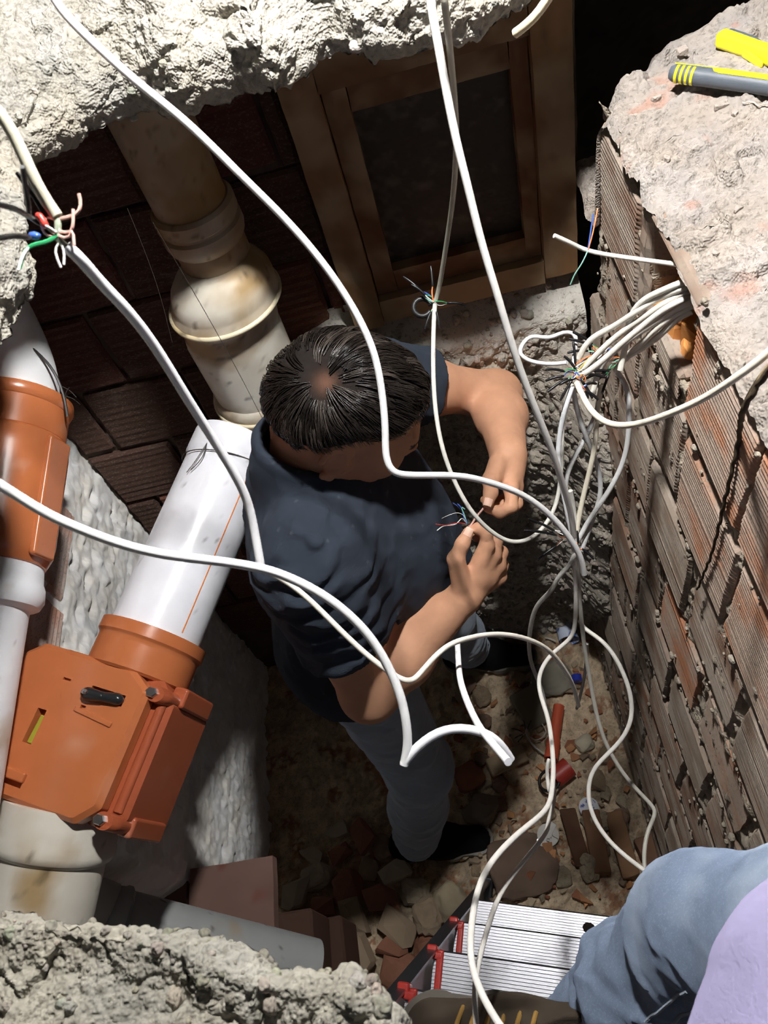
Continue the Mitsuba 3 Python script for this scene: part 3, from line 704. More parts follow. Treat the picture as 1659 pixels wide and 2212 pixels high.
# side flanges, ledges and corner posts
for y0, y1 in ((-0.118, -0.085), (0.088, 0.120)):
    v, f = vput(rbox((0.022, y1 - y0, 0.105), 0.005), (0.110, (y0 + y1) / 2, -0.025)); obj('flange', (v, f), 'mat_gloss', valve, smooth=35, color=orange(v, 736, RUST, 0.1))
v, f = vput(sweep([(0.103, y, 0.050) for y in np.linspace(-0.085, 0.088, 8)], 0.0065, 12)); obj('hinge_rod', (v, f), 'mat_gloss', valve, smooth=35, color=orange(v, 738, RUST, 0.2))
lid = rounded_prism([(-0.112, -0.095), (-0.088, -0.118), (0.056, -0.118), (0.090, -0.092), (0.090, 0.090), (0.064, 0.122), (-0.085, 0.124), (-0.112, 0.100)], 0.048, 0.078, 0.010)
cut = m3.Manifold.cube((0.014, 0.055, 0.03), True).translate((-0.045, 0.010, 0.078))
cut += m3.Manifold.cube((0.052, 0.018, 0.024), True).translate((0.036, -0.066, 0.077))
cut += m3.Manifold.cube((0.060, 0.008, 0.014), True).translate((-0.055, 0.098, 0.076))
cut += m3.Manifold.cube((0.012, 0.004, 0.01), True).translate((-0.030, -0.072, 0.077))
cut += m3.Manifold.cube((0.008, 0.008, 0.01), True).translate((0.010, -0.038, 0.077))
lid = lid - cut
v, f = vput(lid.refine_to_length(0.02)); lidk = obj('lid', (v, f), 'mat_gloss', valve, smooth=30, color=orange(v, 740))
v, f = vput(rbox((0.064, 0.016, 0.010), 0.003), (-0.055, 0.086, 0.080)); obj('rib', (v, f), 'mat_gloss', lidk, smooth=35, color=orange(v, 742))
v, f = vput(rbox((0.06, 0.008, 0.004), 0.0015), (0.030, -0.030, 0.079), rotz(0.12)); obj('rib', (v, f), 'mat_gloss', lidk, smooth=35, color=orange(v, 742))
v, f = vput(rbox((0.008, 0.046, 0.005), 0.002), (-0.045, 0.014, 0.069), rotz(0.05)); obj('gauge', (v, f), 'mat_gloss', lidk, color=lin(150, 150, 50), label='yellow-green strip in the slot of the lid')
v, f = vput(m3.Manifold.batch_hull([m3.Manifold.sphere(0.011, 20).translate((0.014, -0.060, 0.085)), m3.Manifold.sphere(0.008, 20).translate((0.033, -0.062, 0.087))]) + m3.Manifold.batch_hull([m3.Manifold.sphere(0.0075, 20).translate((0.033, -0.062, 0.086)), m3.Manifold.sphere(0.0095, 20).translate((0.054, -0.066, 0.082))]))
lev = obj('lever', (v, f), 'mat_gloss', lidk, smooth=40, color=lin(34, 36, 38), label='black plastic lever set in the lid')
v, f = vput(lathe([(0, 0), (0, 0.0045), (0.004, 0.004), (0.005, 0)], (0, 0, 0), (0, 0, 1), 16, False), (0.013, -0.061, 0.095)); obj('pin', (v, f), 'mat_steel', lidk, smooth=30)
for i, (x, y) in enumerate([(0.092, -0.092), (0.094, 0.104), (-0.112, -0.060)]):
    v, f = vput(m3.Manifold.batch_hull([m3.Manifold.cylinder(0.052, 0.015, 0.013, 32).translate((x + 0.004, y, 0.018)), m3.Manifold.cylinder(0.048, 0.014, 0.013, 32).translate((x + 0.010, y, 0.012))]).refine_to_length(0.012))
    post = obj('bolt_post', (v, f), 'mat_gloss', valve, smooth=35, color=orange(v, 744 + i, RUST, 0.2))
    v, f = vput(lathe([(0, 0), (0, 0.0088), (0.006, 0.0088), (0.0075, 0.0072), (0.0075, 0)], (0, 0, 0), (0, 0, 1), 6, False), (x, y, 0.069)); obj('bolt', (v, f), 'mat_steel', post, smooth=20, label='grey hexagon bolt head')
# the pipe that goes on from the valve, cream and dirty
low = thing('cream_drain_pipe', 'dirty cream drain pipe leaving the lower end of the bolted orange valve', 'drain pipe')
C0 = VO + Kd * 0.10; cdir = ax * 0.92 + np.array([0.06, -0.10, -0.22]); cdir /= np.linalg.norm(cdir)
v, f = dense_lathe([(0.0, 0.0), (0.0, 0.088), (0.050, 0.090), (0.062, 0.092), (0.072, 0.088), (0.078, 0.080), (0.42, 0.079), (0.42, 0.0)], C0, C0 + cdir, 80, 0.008)
obj('pipe', (v, f), 'mat_satin', low, smooth=40, color=pipe_color(v, 750, (206, 200, 188), 0.15))
# grey pipe lying in the corner
grey = thing('grey_drain_pipe', 'grey drain pipe lying across the dark near left corner of the pit', 'drain pipe')
G0 = at(235, 1985, 1.50); G1 = at(640, 2085, 1.60)
gd = (G1 - G0) / np.linalg.norm(G1 - G0)
v, f = dense_lathe([(-0.03, 0.0), (-0.03, 0.056), (0.012, 0.060), (0.016, 0.063), (0.024, 0.063), (0.03, 0.056), (0.42, 0.056), (0.42, 0)], G0, G0 + gd, 64, 0.007)
obj('pipe', (v, f), 'mat_satin', grey, smooth=40, color=pipe_color(v, 754, (150, 152, 152), 0.0, dirt=(60, 58, 54)))
v, f = sweep(spline([G0 - gd * 0.01, G0 - gd * 0.05 + [0, 0.0, 0], G0 - gd * 0.085 + [0, -0.03, -0.01], G0 - gd * 0.09 + [-0.005, -0.12, -0.02]], 24), 0.062, 40)
obj('elbow', (v, f), 'mat_satin', grey, smooth=40, color=pipe_color(v, 756, (168, 168, 164), 0.0))

# ------------------------------------------------------------------ second line along the left wall: white pipe, smooth orange valve, white pipe
p2 = thing('white_bend_pipe', 'white drain pipe bending down from under the left slab edge into the smooth orange valve', 'drain pipe')
D0, D1 = np.array([-0.688, 0.950, 1.535]), np.array([-0.742, 0.664, 1.452]); d2 = (D1 - D0) / np.linalg.norm(D1 - D0)
bend = spline([D0 + [0.02, 0.12, 0.42], D0 + [0.018, 0.095, 0.25], D0 + [0.014, 0.075, 0.13], D0 - d2 * 0.035 + [0, 0, 0.016], D0 + d2 * 0.02], 40)
v, f = sweep(bend, 0.0655, 48); obj('pipe', (v, f), 'mat_satin', p2, smooth=40, color=pipe_color(v, 760, (220, 222, 224), -0.1))
valve2 = thing('backwater_valve', 'smooth orange plastic valve on the left wall, between white bend and white socket pipe', 'pipe valve')
v, f = dense_lathe([(-0.008, 0.0), (-0.008, 0.070), (-0.006, 0.086), (0.004, 0.0875), (0.012, 0.084), (0.014, 0.0815), (0.060, 0.0815), (0.064, 0.078), (0.064, 0.0)], D0, D0 + d2, 96, 0.006)
obj('collar', (v, f), 'mat_gloss', valve2, smooth=40, color=orange(v, 762))
v, f = dense_lathe([(0.060, 0.0), (0.060, 0.080), (0.066, 0.087), (0.085, 0.0895), (0.230, 0.0895), (0.250, 0.088), (0.268, 0.080), (0.272, 0.070), (0.272, 0.0)], D0, D0 + d2, 96, 0.008)
obj('body', (v, f), 'mat_gloss', valve2, smooth=40, color=orange(v, 764))
M2 = frame(d2); upv = np.array([0, 0, 1.0]) - d2 * d2[2]; upv /= np.linalg.norm(upv); wv = np.cross(d2, upv)
Mq = np.stack([wv, d2, upv], 1)
def v2put(m, off):
    v, f, _ = meshkit.arrays(m); return (v + np.asarray(off)) @ Mq.T + D0, f
sx = 1.0 if (wv @ np.array([1, 0, 0])) > 0 else -1.0
v, f = v2put(rbox((0.10, 0.16, 0.05), 0.014), (-sx * 0.03, 0.155, 0.075)); obj('lid', (v, f), 'mat_gloss', valve2, smooth=35, color=orange(v, 766))
v, f = v2put(rbox((0.012, 0.19, 0.05), 0.005), (sx * 0.088, 0.165, 0.0)); obj('rib', (v, f), 'mat_gloss', valve2, smooth=35, color=orange(v, 768))
E1 = D0 + d2 * 0.262
p3 = thing('white_socket_pipe', 'white drain pipe with a thick socket ring below the smooth orange valve', 'drain pipe')
v, f = dense_lathe([(0.0, 0.0), (0.0, 0.074), (0.010, 0.078), (0.030, 0.080), (0.040, 0.084), (0.058, 0.085), (0.068, 0.080), (0.074, 0.066), (0.36, 0.065), (0.36, 0.0)], E1, E1 + d2, 80, 0.007)
obj('pipe', (v, f), 'mat_satin', p3, smooth=40, color=pipe_color(v, 770, (222, 224, 228), -0.1))
# dark frayed wire hanging over the bend
fw = thing('frayed_wire', 'dark frayed wire draped over the white bend and the orange collar', 'wire')
b1 = D0 + [0.066, 0.06, 0.10]
pts = spline([D0 + [0.045, 0.05, 0.20], D0 + [0.060, 0.035, 0.10], D0 + [0.080, 0.02, 0.045], D0 + [0.0895, -0.015, 0.012], D0 + [0.0885, -0.045, -0.01]], 40)
v, f = sweep(pts, 0.0022, 6); obj('strand', (v, f), 'mat_satin', fw, color=lin(46, 44, 42))
for i in range(5):
    g = np.random.default_rng(780 + i)
    j = int(g.integers(14, 34)); d = g.normal(0, 1, 3); d /= np.linalg.norm(d)
    obj('fray', sweep(spline([pts[j], pts[j] + 0.012 * d + [0.004, 0, 0], pts[j] + 0.022 * d + [0.006, -0.004, -0.004]], 8), 0.0007, 4), 'mat_satin', fw, color=lin(46, 44, 42))
# ------------------------------------------------------------------ smooth solids: distance fields turned into meshes
def cone(a, b, ra, rb=None):
    return ('c', np.asarray(a, float), np.asarray(b, float), float(ra), float(ra if rb is None else rb))
def ell(c, r, M=np.eye(3)):
    return ('e', np.asarray(c, float), np.asarray(r, float), np.asarray(M, float))
def prim(p, q):
    if q[0] == 'c':
        a, ba = q[1], q[2] - q[1]
        t = np.clip(((p - a) @ ba) / max(ba @ ba, 1e-12), 0, 1)
        return np.linalg.norm(p - a - t[:, None] * ba, axis=1) - (q[3] + (q[4] - q[3]) * t)
    x = (p - q[1]) @ q[3]
    k0 = np.linalg.norm(x / q[2], axis=1); k1 = np.linalg.norm(x / q[2] ** 2, axis=1)
    return k0 * (k0 - 1) / np.maximum(k1, 1e-9)
def smin(a, b, k):
    h = np.maximum(k - np.abs(a - b), 0) / k
    return np.minimum(a, b) - h * h * k * 0.25
def blend(p, prims, k=0.03):
    d = None
    for q in prims:
        kk = k
        if isinstance(q, tuple) and q[0] == 'k': kk, q = q[1], q[2]
        e = prim(p, q)
        d = e if d is None else smin(d, e, kk)
    return d

def mesh_sdf(fn, lo, hi, h, polish=2):
    """Surface nets on a grid of step h, evaluated only in blocks near the surface; vertices are then moved onto the surface."""
    B = 8
    lo = np.asarray(lo, float); nb = np.ceil((np.asarray(hi, float) - lo) / (h * B)).astype(int)
    D = np.full(tuple(nb * B + 1), 1.0, np.float32)
    idx = np.stack(np.meshgrid(*[np.arange(n) for n in nb], indexing='ij'), -1).reshape(-1, 3)
    dc = fn(lo + (idx + 0.5) * B * h)
    near = np.abs(dc) < B * h * 0.87 * 1.25 + 0.012
    D[:-1, :-1, :-1] = np.sign(dc).reshape(nb).repeat(B, 0).repeat(B, 1).repeat(B, 2)
    o = np.stack(np.meshgrid(*[np.arange(B + 1)] * 3, indexing='ij'), -1).reshape(-1, 3)
    act = idx[near]
    for c in range(0, len(act), 256):
        g = (act[c:c + 256, None] * B + o[None]).reshape(-1, 3)
        D[g[:, 0], g[:, 1], g[:, 2]] = fn(lo + g * h)
    ins = D < 0
    n0, n1, n2 = D.shape
    cnt = np.zeros((n0 - 1, n1 - 1, n2 - 1), np.uint8)
    for a in np.ndindex(2, 2, 2): cnt += ins[a[0]:n0 - 1 + a[0], a[1]:n1 - 1 + a[1], a[2]:n2 - 1 + a[2]]
    cells = np.argwhere((cnt > 0) & (cnt < 8))
    cid = np.full(cnt.shape, -1, np.int32); cid[tuple(cells.T)] = np.arange(len(cells))
    acc, num = np.zeros((len(cells), 3)), np.zeros(len(cells))
    corner = list(np.ndindex(2, 2, 2))
    for a in corner:
        for k in range(3):
            if a[k]: continue
            b = list(a); b[k] = 1
            va = D[tuple((cells + a).T)]; vb = D[tuple((cells + b).T)]
            m = (va < 0) != (vb < 0)
            t = va[m] / (va[m] - vb[m])
            acc[m] += np.asarray(a) + t[:, None] * (np.asarray(b) - np.asarray(a)); num[m] += 1
    v = lo + (cells + acc / num[:, None]) * h
    F = []
    for k in range(3):
        sl = [slice(None)] * 3; sl2 = [slice(None)] * 3
        sl[k], sl2[k] = slice(0, -1), slice(1, None)
        e = np.argwhere(ins[tuple(sl)] != ins[tuple(sl2)])
        i, j = (k + 1) % 3, (k + 2) % 3
        ok = (e[:, i] > 0) & (e[:, j] > 0) & (e[:, i] < D.shape[i] - 1) & (e[:, j] < D.shape[j] - 1)
        e = e[ok]; flip = ins[tuple(e.T)]
        u, w = np.eye(3, dtype=int)[i], np.eye(3, dtype=int)[j]
        q = np.stack([cid[tuple((e - u - w).T)], cid[tuple((e - w).T)], cid[tuple(e.T)], cid[tuple((e - u).T)]], -1)
        q[~flip] = q[~flip, ::-1]
        F.append(q)
    q = np.vstack(F)
    f = np.vstack([q[:, [0, 1, 2]], q[:, [0, 2, 3]]])
    for _ in range(polish):
        e = h * 0.3
        d = fn(v)
        g = np.stack([fn(v + e * x) - fn(v - e * x) for x in np.eye(3)], -1) / (2 * e)
        g2 = (g * g).sum(1)
        step = -g * (d / np.maximum(g2, 0.25))[:, None]
        s = np.linalg.norm(step, axis=1, keepdims=True)
        v = v + step * np.minimum(1, 0.5 * h / np.maximum(s, 1e-9))
    return v, f
# ------------------------------------------------------------------ the worker standing in the pit
man = thing('person', 'dark-haired man in a dark T-shirt standing in the pit, splicing thin wires', 'person')
# head frame: F towards the face, R to his right, H to the crown
th, pt, ro = math.radians(-2.0), math.radians(36.8), math.radians(-3.0)
HF = np.array([math.cos(th) * math.cos(pt), math.sin(th) * math.cos(pt), -math.sin(pt)])
_hr = np.array([math.sin(th), -math.cos(th), 0]); _hu = np.cross(_hr, HF)
HR = _hr * math.cos(ro) + _hu * math.sin(ro); HU = np.cross(HR, HF)
HM = np.stack([HF, HR, HU], 1)
HC = np.array([-0.154, 0.790, 1.505])
def hp(f, r, u): return HC + HM @ np.array([f, r, u])

th_b = math.radians(-10); BF = np.array([math.cos(th_b), math.sin(th_b), 0]); BR = np.array([math.sin(th_b), -math.cos(th_b), 0])
MID = np.array([-0.225, 0.785, 1.400])
RSH, LSH = MID + 0.165 * BR, MID - 0.165 * BR + [0.01, 0.0, 0.035]
RELB, RWR = at(797, 1496, 1.365), at(1003, 1290, 1.295)
LELB, LWR = at(1074, 852, 1.50), at(1098, 985, 1.305)
HIPR, HIPL = np.array([-0.31, 0.70, 0.86]), np.array([-0.26, 0.88, 0.86])
KNR, ANR = np.array([-0.265, 0.60, 0.47]), np.array([-0.350, 0.530, 0.085])
KNL, ANL = np.array([-0.15, 0.98, 0.47]), np.array([-0.115, 1.045, 0.085])
NECK = MID + [-0.020, 0.0, 0.035]

torso = [cone(HIPR + [0, 0.02, 0.05], HIPL + [0, -0.02, 0.05], 0.115), cone([-0.28, 0.785, 0.95], [-0.245, 0.785, 1.12], 0.125, 0.13),
         cone(MID + 0.075 * BR + [-0.01, 0, -0.14], MID - 0.075 * BR + [-0.01, 0, -0.14], 0.118), cone(MID + 0.11 * BR + [0.0, 0, -0.045], MID - 0.11 * BR + [0, 0, -0.045], 0.078),
         cone([-0.185, 0.77, 1.10], [-0.175, 0.765, 1.20], 0.135, 0.115)]
arms = [cone(RSH, RSH * 0.45 + RELB * 0.55, 0.060, 0.053), cone(RSH * 0.45 + RELB * 0.55, RELB, 0.053, 0.046), cone(RELB, RELB * 0.62 + RWR * 0.38, 0.046, 0.046), cone(RELB * 0.62 + RWR * 0.38, RWR, 0.044, 0.026),
        cone(LSH, LSH * 0.45 + LELB * 0.55, 0.056, 0.046), cone(LSH * 0.45 + LELB * 0.55, LELB, 0.046, 0.040), cone(LELB, LELB * 0.6 + LWR * 0.4, 0.041, 0.042), cone(LELB * 0.6 + LWR * 0.4, LWR, 0.042, 0.030)]
legs = [cone(HIPR, KNR, 0.082, 0.058), cone(KNR, KNR * 0.6 + ANR * 0.4, 0.056, 0.055), cone(KNR * 0.6 + ANR * 0.4, ANR, 0.055, 0.036), cone(HIPL, KNL, 0.082, 0.058), cone(KNL, KNL * 0.6 + ANL * 0.4, 0.056, 0.055), cone(KNL * 0.6 + ANL * 0.4, ANL, 0.055, 0.036),
        cone(ANR + [-0.02, 0, -0.022], ANR + [0.10, -0.01, -0.040], 0.026, 0.016), cone(ANL + [-0.02, 0, -0.022], ANL + [0.10, -0.02, -0.040], 0.026, 0.016)]
def finger(pts, r): return [cone(pts[i], pts[i + 1], r[i], r[i + 1]) for i in range(len(pts) - 1)]
A_ = lambda *p: at(*p)
hand_r = [[A_(1052, 1178, 1.262), A_(1050, 1153, 1.255), A_(1036, 1141, 1.252), A_(1019, 1143, 1.256)], [A_(1067, 1198, 1.282), A_(1072, 1168, 1.282), A_(1052, 1156, 1.292), A_(1030, 1160, 1.290)],
          [A_(1077, 1222, 1.300), A_(1084, 1193, 1.306), A_(1062, 1182, 1.316), A_(1040, 1188, 1.312)], [A_(1080, 1247, 1.318), A_(1087, 1221, 1.326), A_(1068, 1211, 1.334), A_(1050, 1217, 1.330)]]
thumb_r = [A_(998, 1264, 1.276), A_(985, 1208, 1.252), A_(999, 1175, 1.243), A_(1011, 1151, 1.243)]
hand_l = [[A_(1104, 1056, 1.268), A_(1105, 1094, 1.258), A_(1080, 1106, 1.254), A_(1055, 1098, 1.254)], [A_(1114, 1050, 1.288), A_(1115, 1088, 1.284), A_(1088, 1103, 1.281), A_(1056, 1095, 1.276)],
          [A_(1112, 1046, 1.308), A_(1114, 1080, 1.308), A_(1085, 1093, 1.306), A_(1052, 1088, 1.298)], [A_(1100, 1044, 1.326), A_(1100, 1072, 1.328), A_(1072, 1084, 1.324), A_(1046, 1080, 1.314)]]
thumb_l = [A_(1076, 1002, 1.282), A_(1060, 1038, 1.262), A_(1060, 1064, 1.246), A_(1054, 1086, 1.240)]
def hand(fingers, thumb, wrist):
    palm = []
    for i, f in enumerate(fingers): palm.append(cone(wrist, f[0], 0.0195, 0.0125 - 0.001 * (i == 3)))
    palm.append(cone((wrist * 0.5 + fingers[1][0] * 0.5), (wrist * 0.35 + fingers[2][0] * 0.65), 0.0185, 0.0155))
    rr = [(0.0112, 0.0098, 0.0090, 0.0078), (0.0115, 0.0100, 0.0092, 0.0080), (0.0110, 0.0096, 0.0087, 0.0076), (0.0098, 0.0084, 0.0076, 0.0068)]
    return palm, [finger(f, r) for f, r in zip(fingers, rr)] + [finger(thumb, (0.0165, 0.0130, 0.0108, 0.0088))], cone(wrist, thumb[1], 0.016, 0.013)
PR, FR, TR = hand(hand_r, thumb_r, RWR); PL, FL, TL = hand(hand_l, thumb_l, LWR)
head = [ell(hp(-0.012, 0, 0.020), (0.098, 0.076, 0.090), HM), ell(hp(0.040, 0, -0.030), (0.060, 0.062, 0.075), HM), ('k', 0.03, cone(hp(0.062, 0, -0.100), hp(0.050, 0, -0.085), 0.024, 0.03)),
        ('k', 0.03, cone(hp(-0.002, 0.054, -0.045), hp(0.052, 0.024, -0.092), 0.022, 0.02)), ('k', 0.03, cone(hp(-0.002, -0.054, -0.045), hp(0.052, -0.024, -0.092), 0.022, 0.02)),
        ('k', 0.03, cone(hp(0.080, 0.035, 0.022), hp(0.080, -0.035, 0.022), 0.014)), ('k', 0.02, cone(hp(0.094, 0, 0.010), hp(0.116, 0, -0.030), 0.008, 0.011)), ('k', 0.012, cone(hp(0.104, 0.011, -0.034), hp(0.104, -0.011, -0.034), 0.008)),
        ('k', 0.012, cone(hp(0.094, 0.018, -0.061), hp(0.094, -0.018, -0.061), 0.007)), ('k', 0.012, cone(hp(0.092, 0.015, -0.071), hp(0.092, -0.015, -0.071), 0.0075)),
        ('k', 0.03, cone(hp(0.062, 0.045, -0.028), hp(0.062, -0.045, -0.028), 0.022)),
        ('k', 0.05, cone(NECK + [0, 0, -0.02], hp(-0.040, 0, -0.055), 0.060, 0.056))]
def ear(s):
    pts = [hp(-0.012 + 0.020 * math.cos(t) * 0.85 - 0.008, s * (0.081 + 0.006 * math.cos(t + 2)), -0.012 + 0.031 * math.sin(t)) for t in np.linspace(-1.9, 3.2, 9)]
    return [cone(pts[i], pts[i + 1], 0.0052) for i in range(8)] + [ell(hp(-0.016, s * 0.078, -0.014), (0.016, 0.0055, 0.024), HM), cone(hp(0.0, s * 0.074, -0.014), hp(0.002, s * 0.076, -0.022), 0.006)]
EAR = ear(1), ear(-1)
def body_sdf(p):
    d = blend(p, torso, 0.08)
    d = smin(d, blend(p, arms[:4], 0.03), 0.05); d = smin(d, blend(p, arms[4:], 0.03), 0.05); d = smin(d, blend(p, legs, 0.04), 0.05)
    h = blend(p, head, 0.045)
    eye = np.minimum(*[np.linalg.norm(p - hp(0.093, s * 0.031, 0.004), axis=1) - 0.013 for s in (1, -1)])
    h = -smin(-h, eye, 0.012)
    eyeball = np.minimum(*[np.linalg.norm(p - hp(0.080, s * 0.031, 0.003), axis=1) - 0.0125 for s in (1, -1)])
    h = smin(h, eyeball, 0.003)
    for e in EAR: h = smin(h, blend(p, e, 0.006), 0.008)
    d = smin(d, h, 0.04)
    for P_, F_, T_ in ((PR, FR, TR), (PL, FL, TL)):
        q = smin(blend(p, P_, 0.012), prim(p, T_), 0.012)
        for f_ in F_: q = smin(q, blend(p, f_, 0.006), 0.0045)
        d = smin(d, q, 0.012)
    return d

cull_c = np.array([-0.15, 0.78, 0.9])
def box_cull(fn, boxes):
    return fn
v1, f1 = mesh_sdf(body_sdf, (-0.56, 0.32, 0.0), (0.24, 1.20, 1.72), 0.0062)
# finer where skin shows: the hands and the face are re-meshed at 2.4 mm and joined into the one body
def skin_color(v):
    c = np.tile(lin(200, 150, 120), (len(v), 1)) * (0.90 + 0.20 * fbm(v, 0.03, 3, 801) + 0.10 * (fbm(v, 0.006, 2, 802) - 0.5))[:, None]
    hd = (v - HC) @ HM
    inh = (np.linalg.norm(hd, axis=1) < 0.16)
    lips = inh & (hd[:, 0] > 0.092) & (np.abs(hd[:, 1]) < 0.025) & (hd[:, 2] < -0.056) & (hd[:, 2] > -0.078)
    c[lips] = lin(176, 104, 92)
    for s in (1, -1):
        dd = np.linalg.norm(hd - [0.086, s * 0.031, 0.003], axis=1)
        c[dd < 0.0095] = lin(226, 220, 214); c[np.linalg.norm(hd - [0.0925, s * 0.031, 0.001], axis=1) < 0.0055] = lin(48, 32, 24)
    brow = inh & (hd[:, 0] > 0.07) & (np.abs(np.abs(hd[:, 1]) - 0.034) < 0.020) & (np.abs(hd[:, 2] - 0.024) < 0.0045)
    c[brow] = lin(48, 38, 32)
    return np.clip(c, 0.01, 0.9)
hands_lo = np.minimum(np.min([*sum(hand_r, []), *sum(hand_l, []), *thumb_r, *thumb_l, RWR, LWR], axis=0), 9) - 0.03
hands_hi = np.max([*sum(hand_r, []), *sum(hand_l, []), *thumb_r, *thumb_l, RWR, LWR], axis=0) + 0.03
def remesh(v, f, lo, hi, h):
    """Replace the part of the surface inside a box by a finer mesh; both lie on the same surface and overlap by a hair."""
    inside = ((v > lo) & (v < hi)).all(1)[f].all(1)
    v2, f2 = mesh_sdf(body_sdf, lo - 0.02, hi + 0.02, h)
    keep = ((v2 > lo - 0.010) & (v2 < hi + 0.010)).all(1)[f2].all(1)
    return cat((v, f[~inside]), (v2, f2[keep]))
body = remesh(v1, f1, hands_lo, hands_hi, 0.0024)
hd_lo, hd_hi = HC - 0.135, HC + 0.125
body = remesh(*body, hd_lo, hd_hi, 0.0030)
bv = body[0]
obj('body', body, 'mat_skin', man, smooth=True, color=skin_color(bv), label='bare forearms, hands, neck and face')
# nails
for k_, (tipp, prev) in enumerate([(thumb_r[3], thumb_r[2]), (thumb_l[3], thumb_l[2])]):
    ax_ = (tipp - prev) / np.linalg.norm(tipp - prev); n_ = EYE - tipp; n_ = n_ - ax_ * (n_ @ ax_); n_ /= np.linalg.norm(n_); s_ = np.cross(ax_, n_)
    uu, vv = np.meshgrid(np.linspace(-1, 1, 9), np.linspace(-1, 1, 9), indexing='ij')
    rad = 0.0095
    ang = uu * 0.72
    Pn = tipp + ax_ * (0.0015 + 0.0068 * vv)[..., None] + (np.cos(ang) * rad)[..., None] * n_ + (np.sin(ang) * rad)[..., None] * s_ - n_ * (0.0006 + 0.0012 * np.clip(vv, 0, 1) ** 2)[..., None]
    Pn = Pn + n_ * 0.0004
    top_v, top_f = grid_mesh(Pn)
    lowv, lowf = grid_mesh(Pn - n_ * 0.0012)
    obj('thumbnail', cat((top_v, top_f), (lowv, lowf[:, ::-1])), 'mat_satin', man, smooth=True, color=lin(232, 190, 168), label='pale thumbnail')

# hair: a cap over the skull plus locks combed from the crown
WH = (hp(-0.058, 0.038, 0.090) - HC) @ HM                   # the crown whorl, where the scalp shows
def hairline(x): return x[:, 2] - np.interp(x[:, 0], [-0.12, -0.08, -0.035, -0.005, 0.045, 0.075, 0.12], [-0.036, -0.026, 0.012, 0.040, 0.046, 0.068, 0.090])
def hair_sdf(p):
    x = (p - HC) @ HM
    base = prim(x, ell((-0.014, 0, 0.022), (0.098, 0.076, 0.090)))
    dw = np.linalg.norm(x - WH * [1, 1, 1], axis=1)
    thick = 0.004 + 0.014 * ss(0.0, 0.035, hairline(x)) * (0.35 + 0.65 * ss(0.012, 0.05, dw)) + 0.008 * ss(0.02, 0.08, x[:, 0]) * ss(0.0, 0.05, x[:, 2])
    d = base - thick
    return np.maximum(d * 0.9, -hairline(x) * 0.7)
hv, hf = mesh_sdf(hair_sdf, HC - 0.15, HC + 0.15, 0.0034)
x = (hv - HC) @ HM
def flow(x):
    """Direction the hair is combed at scalp points x (head frame): away from the crown, swept to his left at the front."""
    d = x - WH; d = d / (np.linalg.norm(d, axis=1, keepdims=True) + 0.02) + np.array([0.40, 0.05, 0.0])
    n = x / np.array([0.098, 0.076, 0.090]) ** 2; n /= np.linalg.norm(n, axis=1, keepdims=True)
    d = d - n * (d * n).sum(1, keepdims=True)
    return d / (np.linalg.norm(d, axis=1, keepdims=True) + 1e-9), n
g = np.random.default_rng(805)
parts_v, parts_f, parts_c = [], [], []
WS = WH + np.array([-0.012, -0.002, 0.0]); dw = np.linalg.norm(x - WS, axis=1)
cc = np.tile(lin(34, 29, 27), (len(hv), 1)) * (0.7 + 0.6 * fbm(hv, 0.008, 3, 806))[:, None]
scalp = (np.exp(-(dw / 0.014) ** 2) * 0.75)[:, None]
obj('scalp', (hv, hf), 'mat_matte', man, smooth=True, color=np.clip(cc * (1 - scalp) + lin(112, 80, 65) * scalp, 0.004, 0.9), label='dark hair roots, scalp showing thinly at the crown')
off = 0; made = 0
for i in g.permutation(len(hv)):
    if made >= 420: break
    q0 = x[i:i + 1].copy()
    if hairline(q0)[0] < 0.006 or q0[0, 2] < -0.10: continue
    if np.linalg.norm(q0 - WS) < 0.007 and g.random() < 0.85: continue
    made += 1
    L0 = g.uniform(0.040, 0.085); bend = g.normal(0, 0.30); clump = lin(30, 25, 22) * g.uniform(0.6, 1.5) if g.random() > 0.16 else lin(66, 59, 54) * g.uniform(0.7, 1.2)
    d0, n0 = flow(q0); s0 = np.cross(n0, d0)
    lift0 = g.uniform(0.001, 0.006)
    for j in range(9):
        q = q0 + s0 * g.normal(0, 0.0028) + d0 * g.uniform(-0.006, 0.006); L = L0 * g.uniform(0.8, 1.05); n_s = 9; pts = []
        for s in range(n_s):
            d, n = flow(q)
            d = d + np.cross(n, d) * (bend * s / n_s + 0.06 * g.normal())
            pts.append((q + n * (0.0006 + lift0 * math.sin(math.pi * min(1, s / (n_s - 1) * 0.9)) + 0.0006 * g.random()))[0]); q = q + d * L / n_s
            if hairline(q)[0] < 0.001: break
            q = q - n * np.clip(hair_sdf(HC + q @ HM.T)[0], -0.004, 0.004)
        if len(pts) < 4: continue
        r_ = g.uniform(0.0005, 0.0009) * np.array([1, 1, 1, 0.95, 0.9, 0.8, 0.65, 0.45, 0.2])[-len(pts):]
        sv, sf = sweep(np.array(pts) @ HM.T + HC, r_, 4, False)
        parts_v.append(sv); parts_f.append(sf + off); off += len(sv)
        parts_c.append(np.tile(clump * g.uniform(0.8, 1.2), (len(sv), 1)))
obj('hair', (np.vstack(parts_v), np.vstack(parts_f)), 'mat_hair', man, smooth=True, color=np.clip(np.vstack(parts_c), 0.004, 0.9), label='short dark hair with a thin patch at the crown')

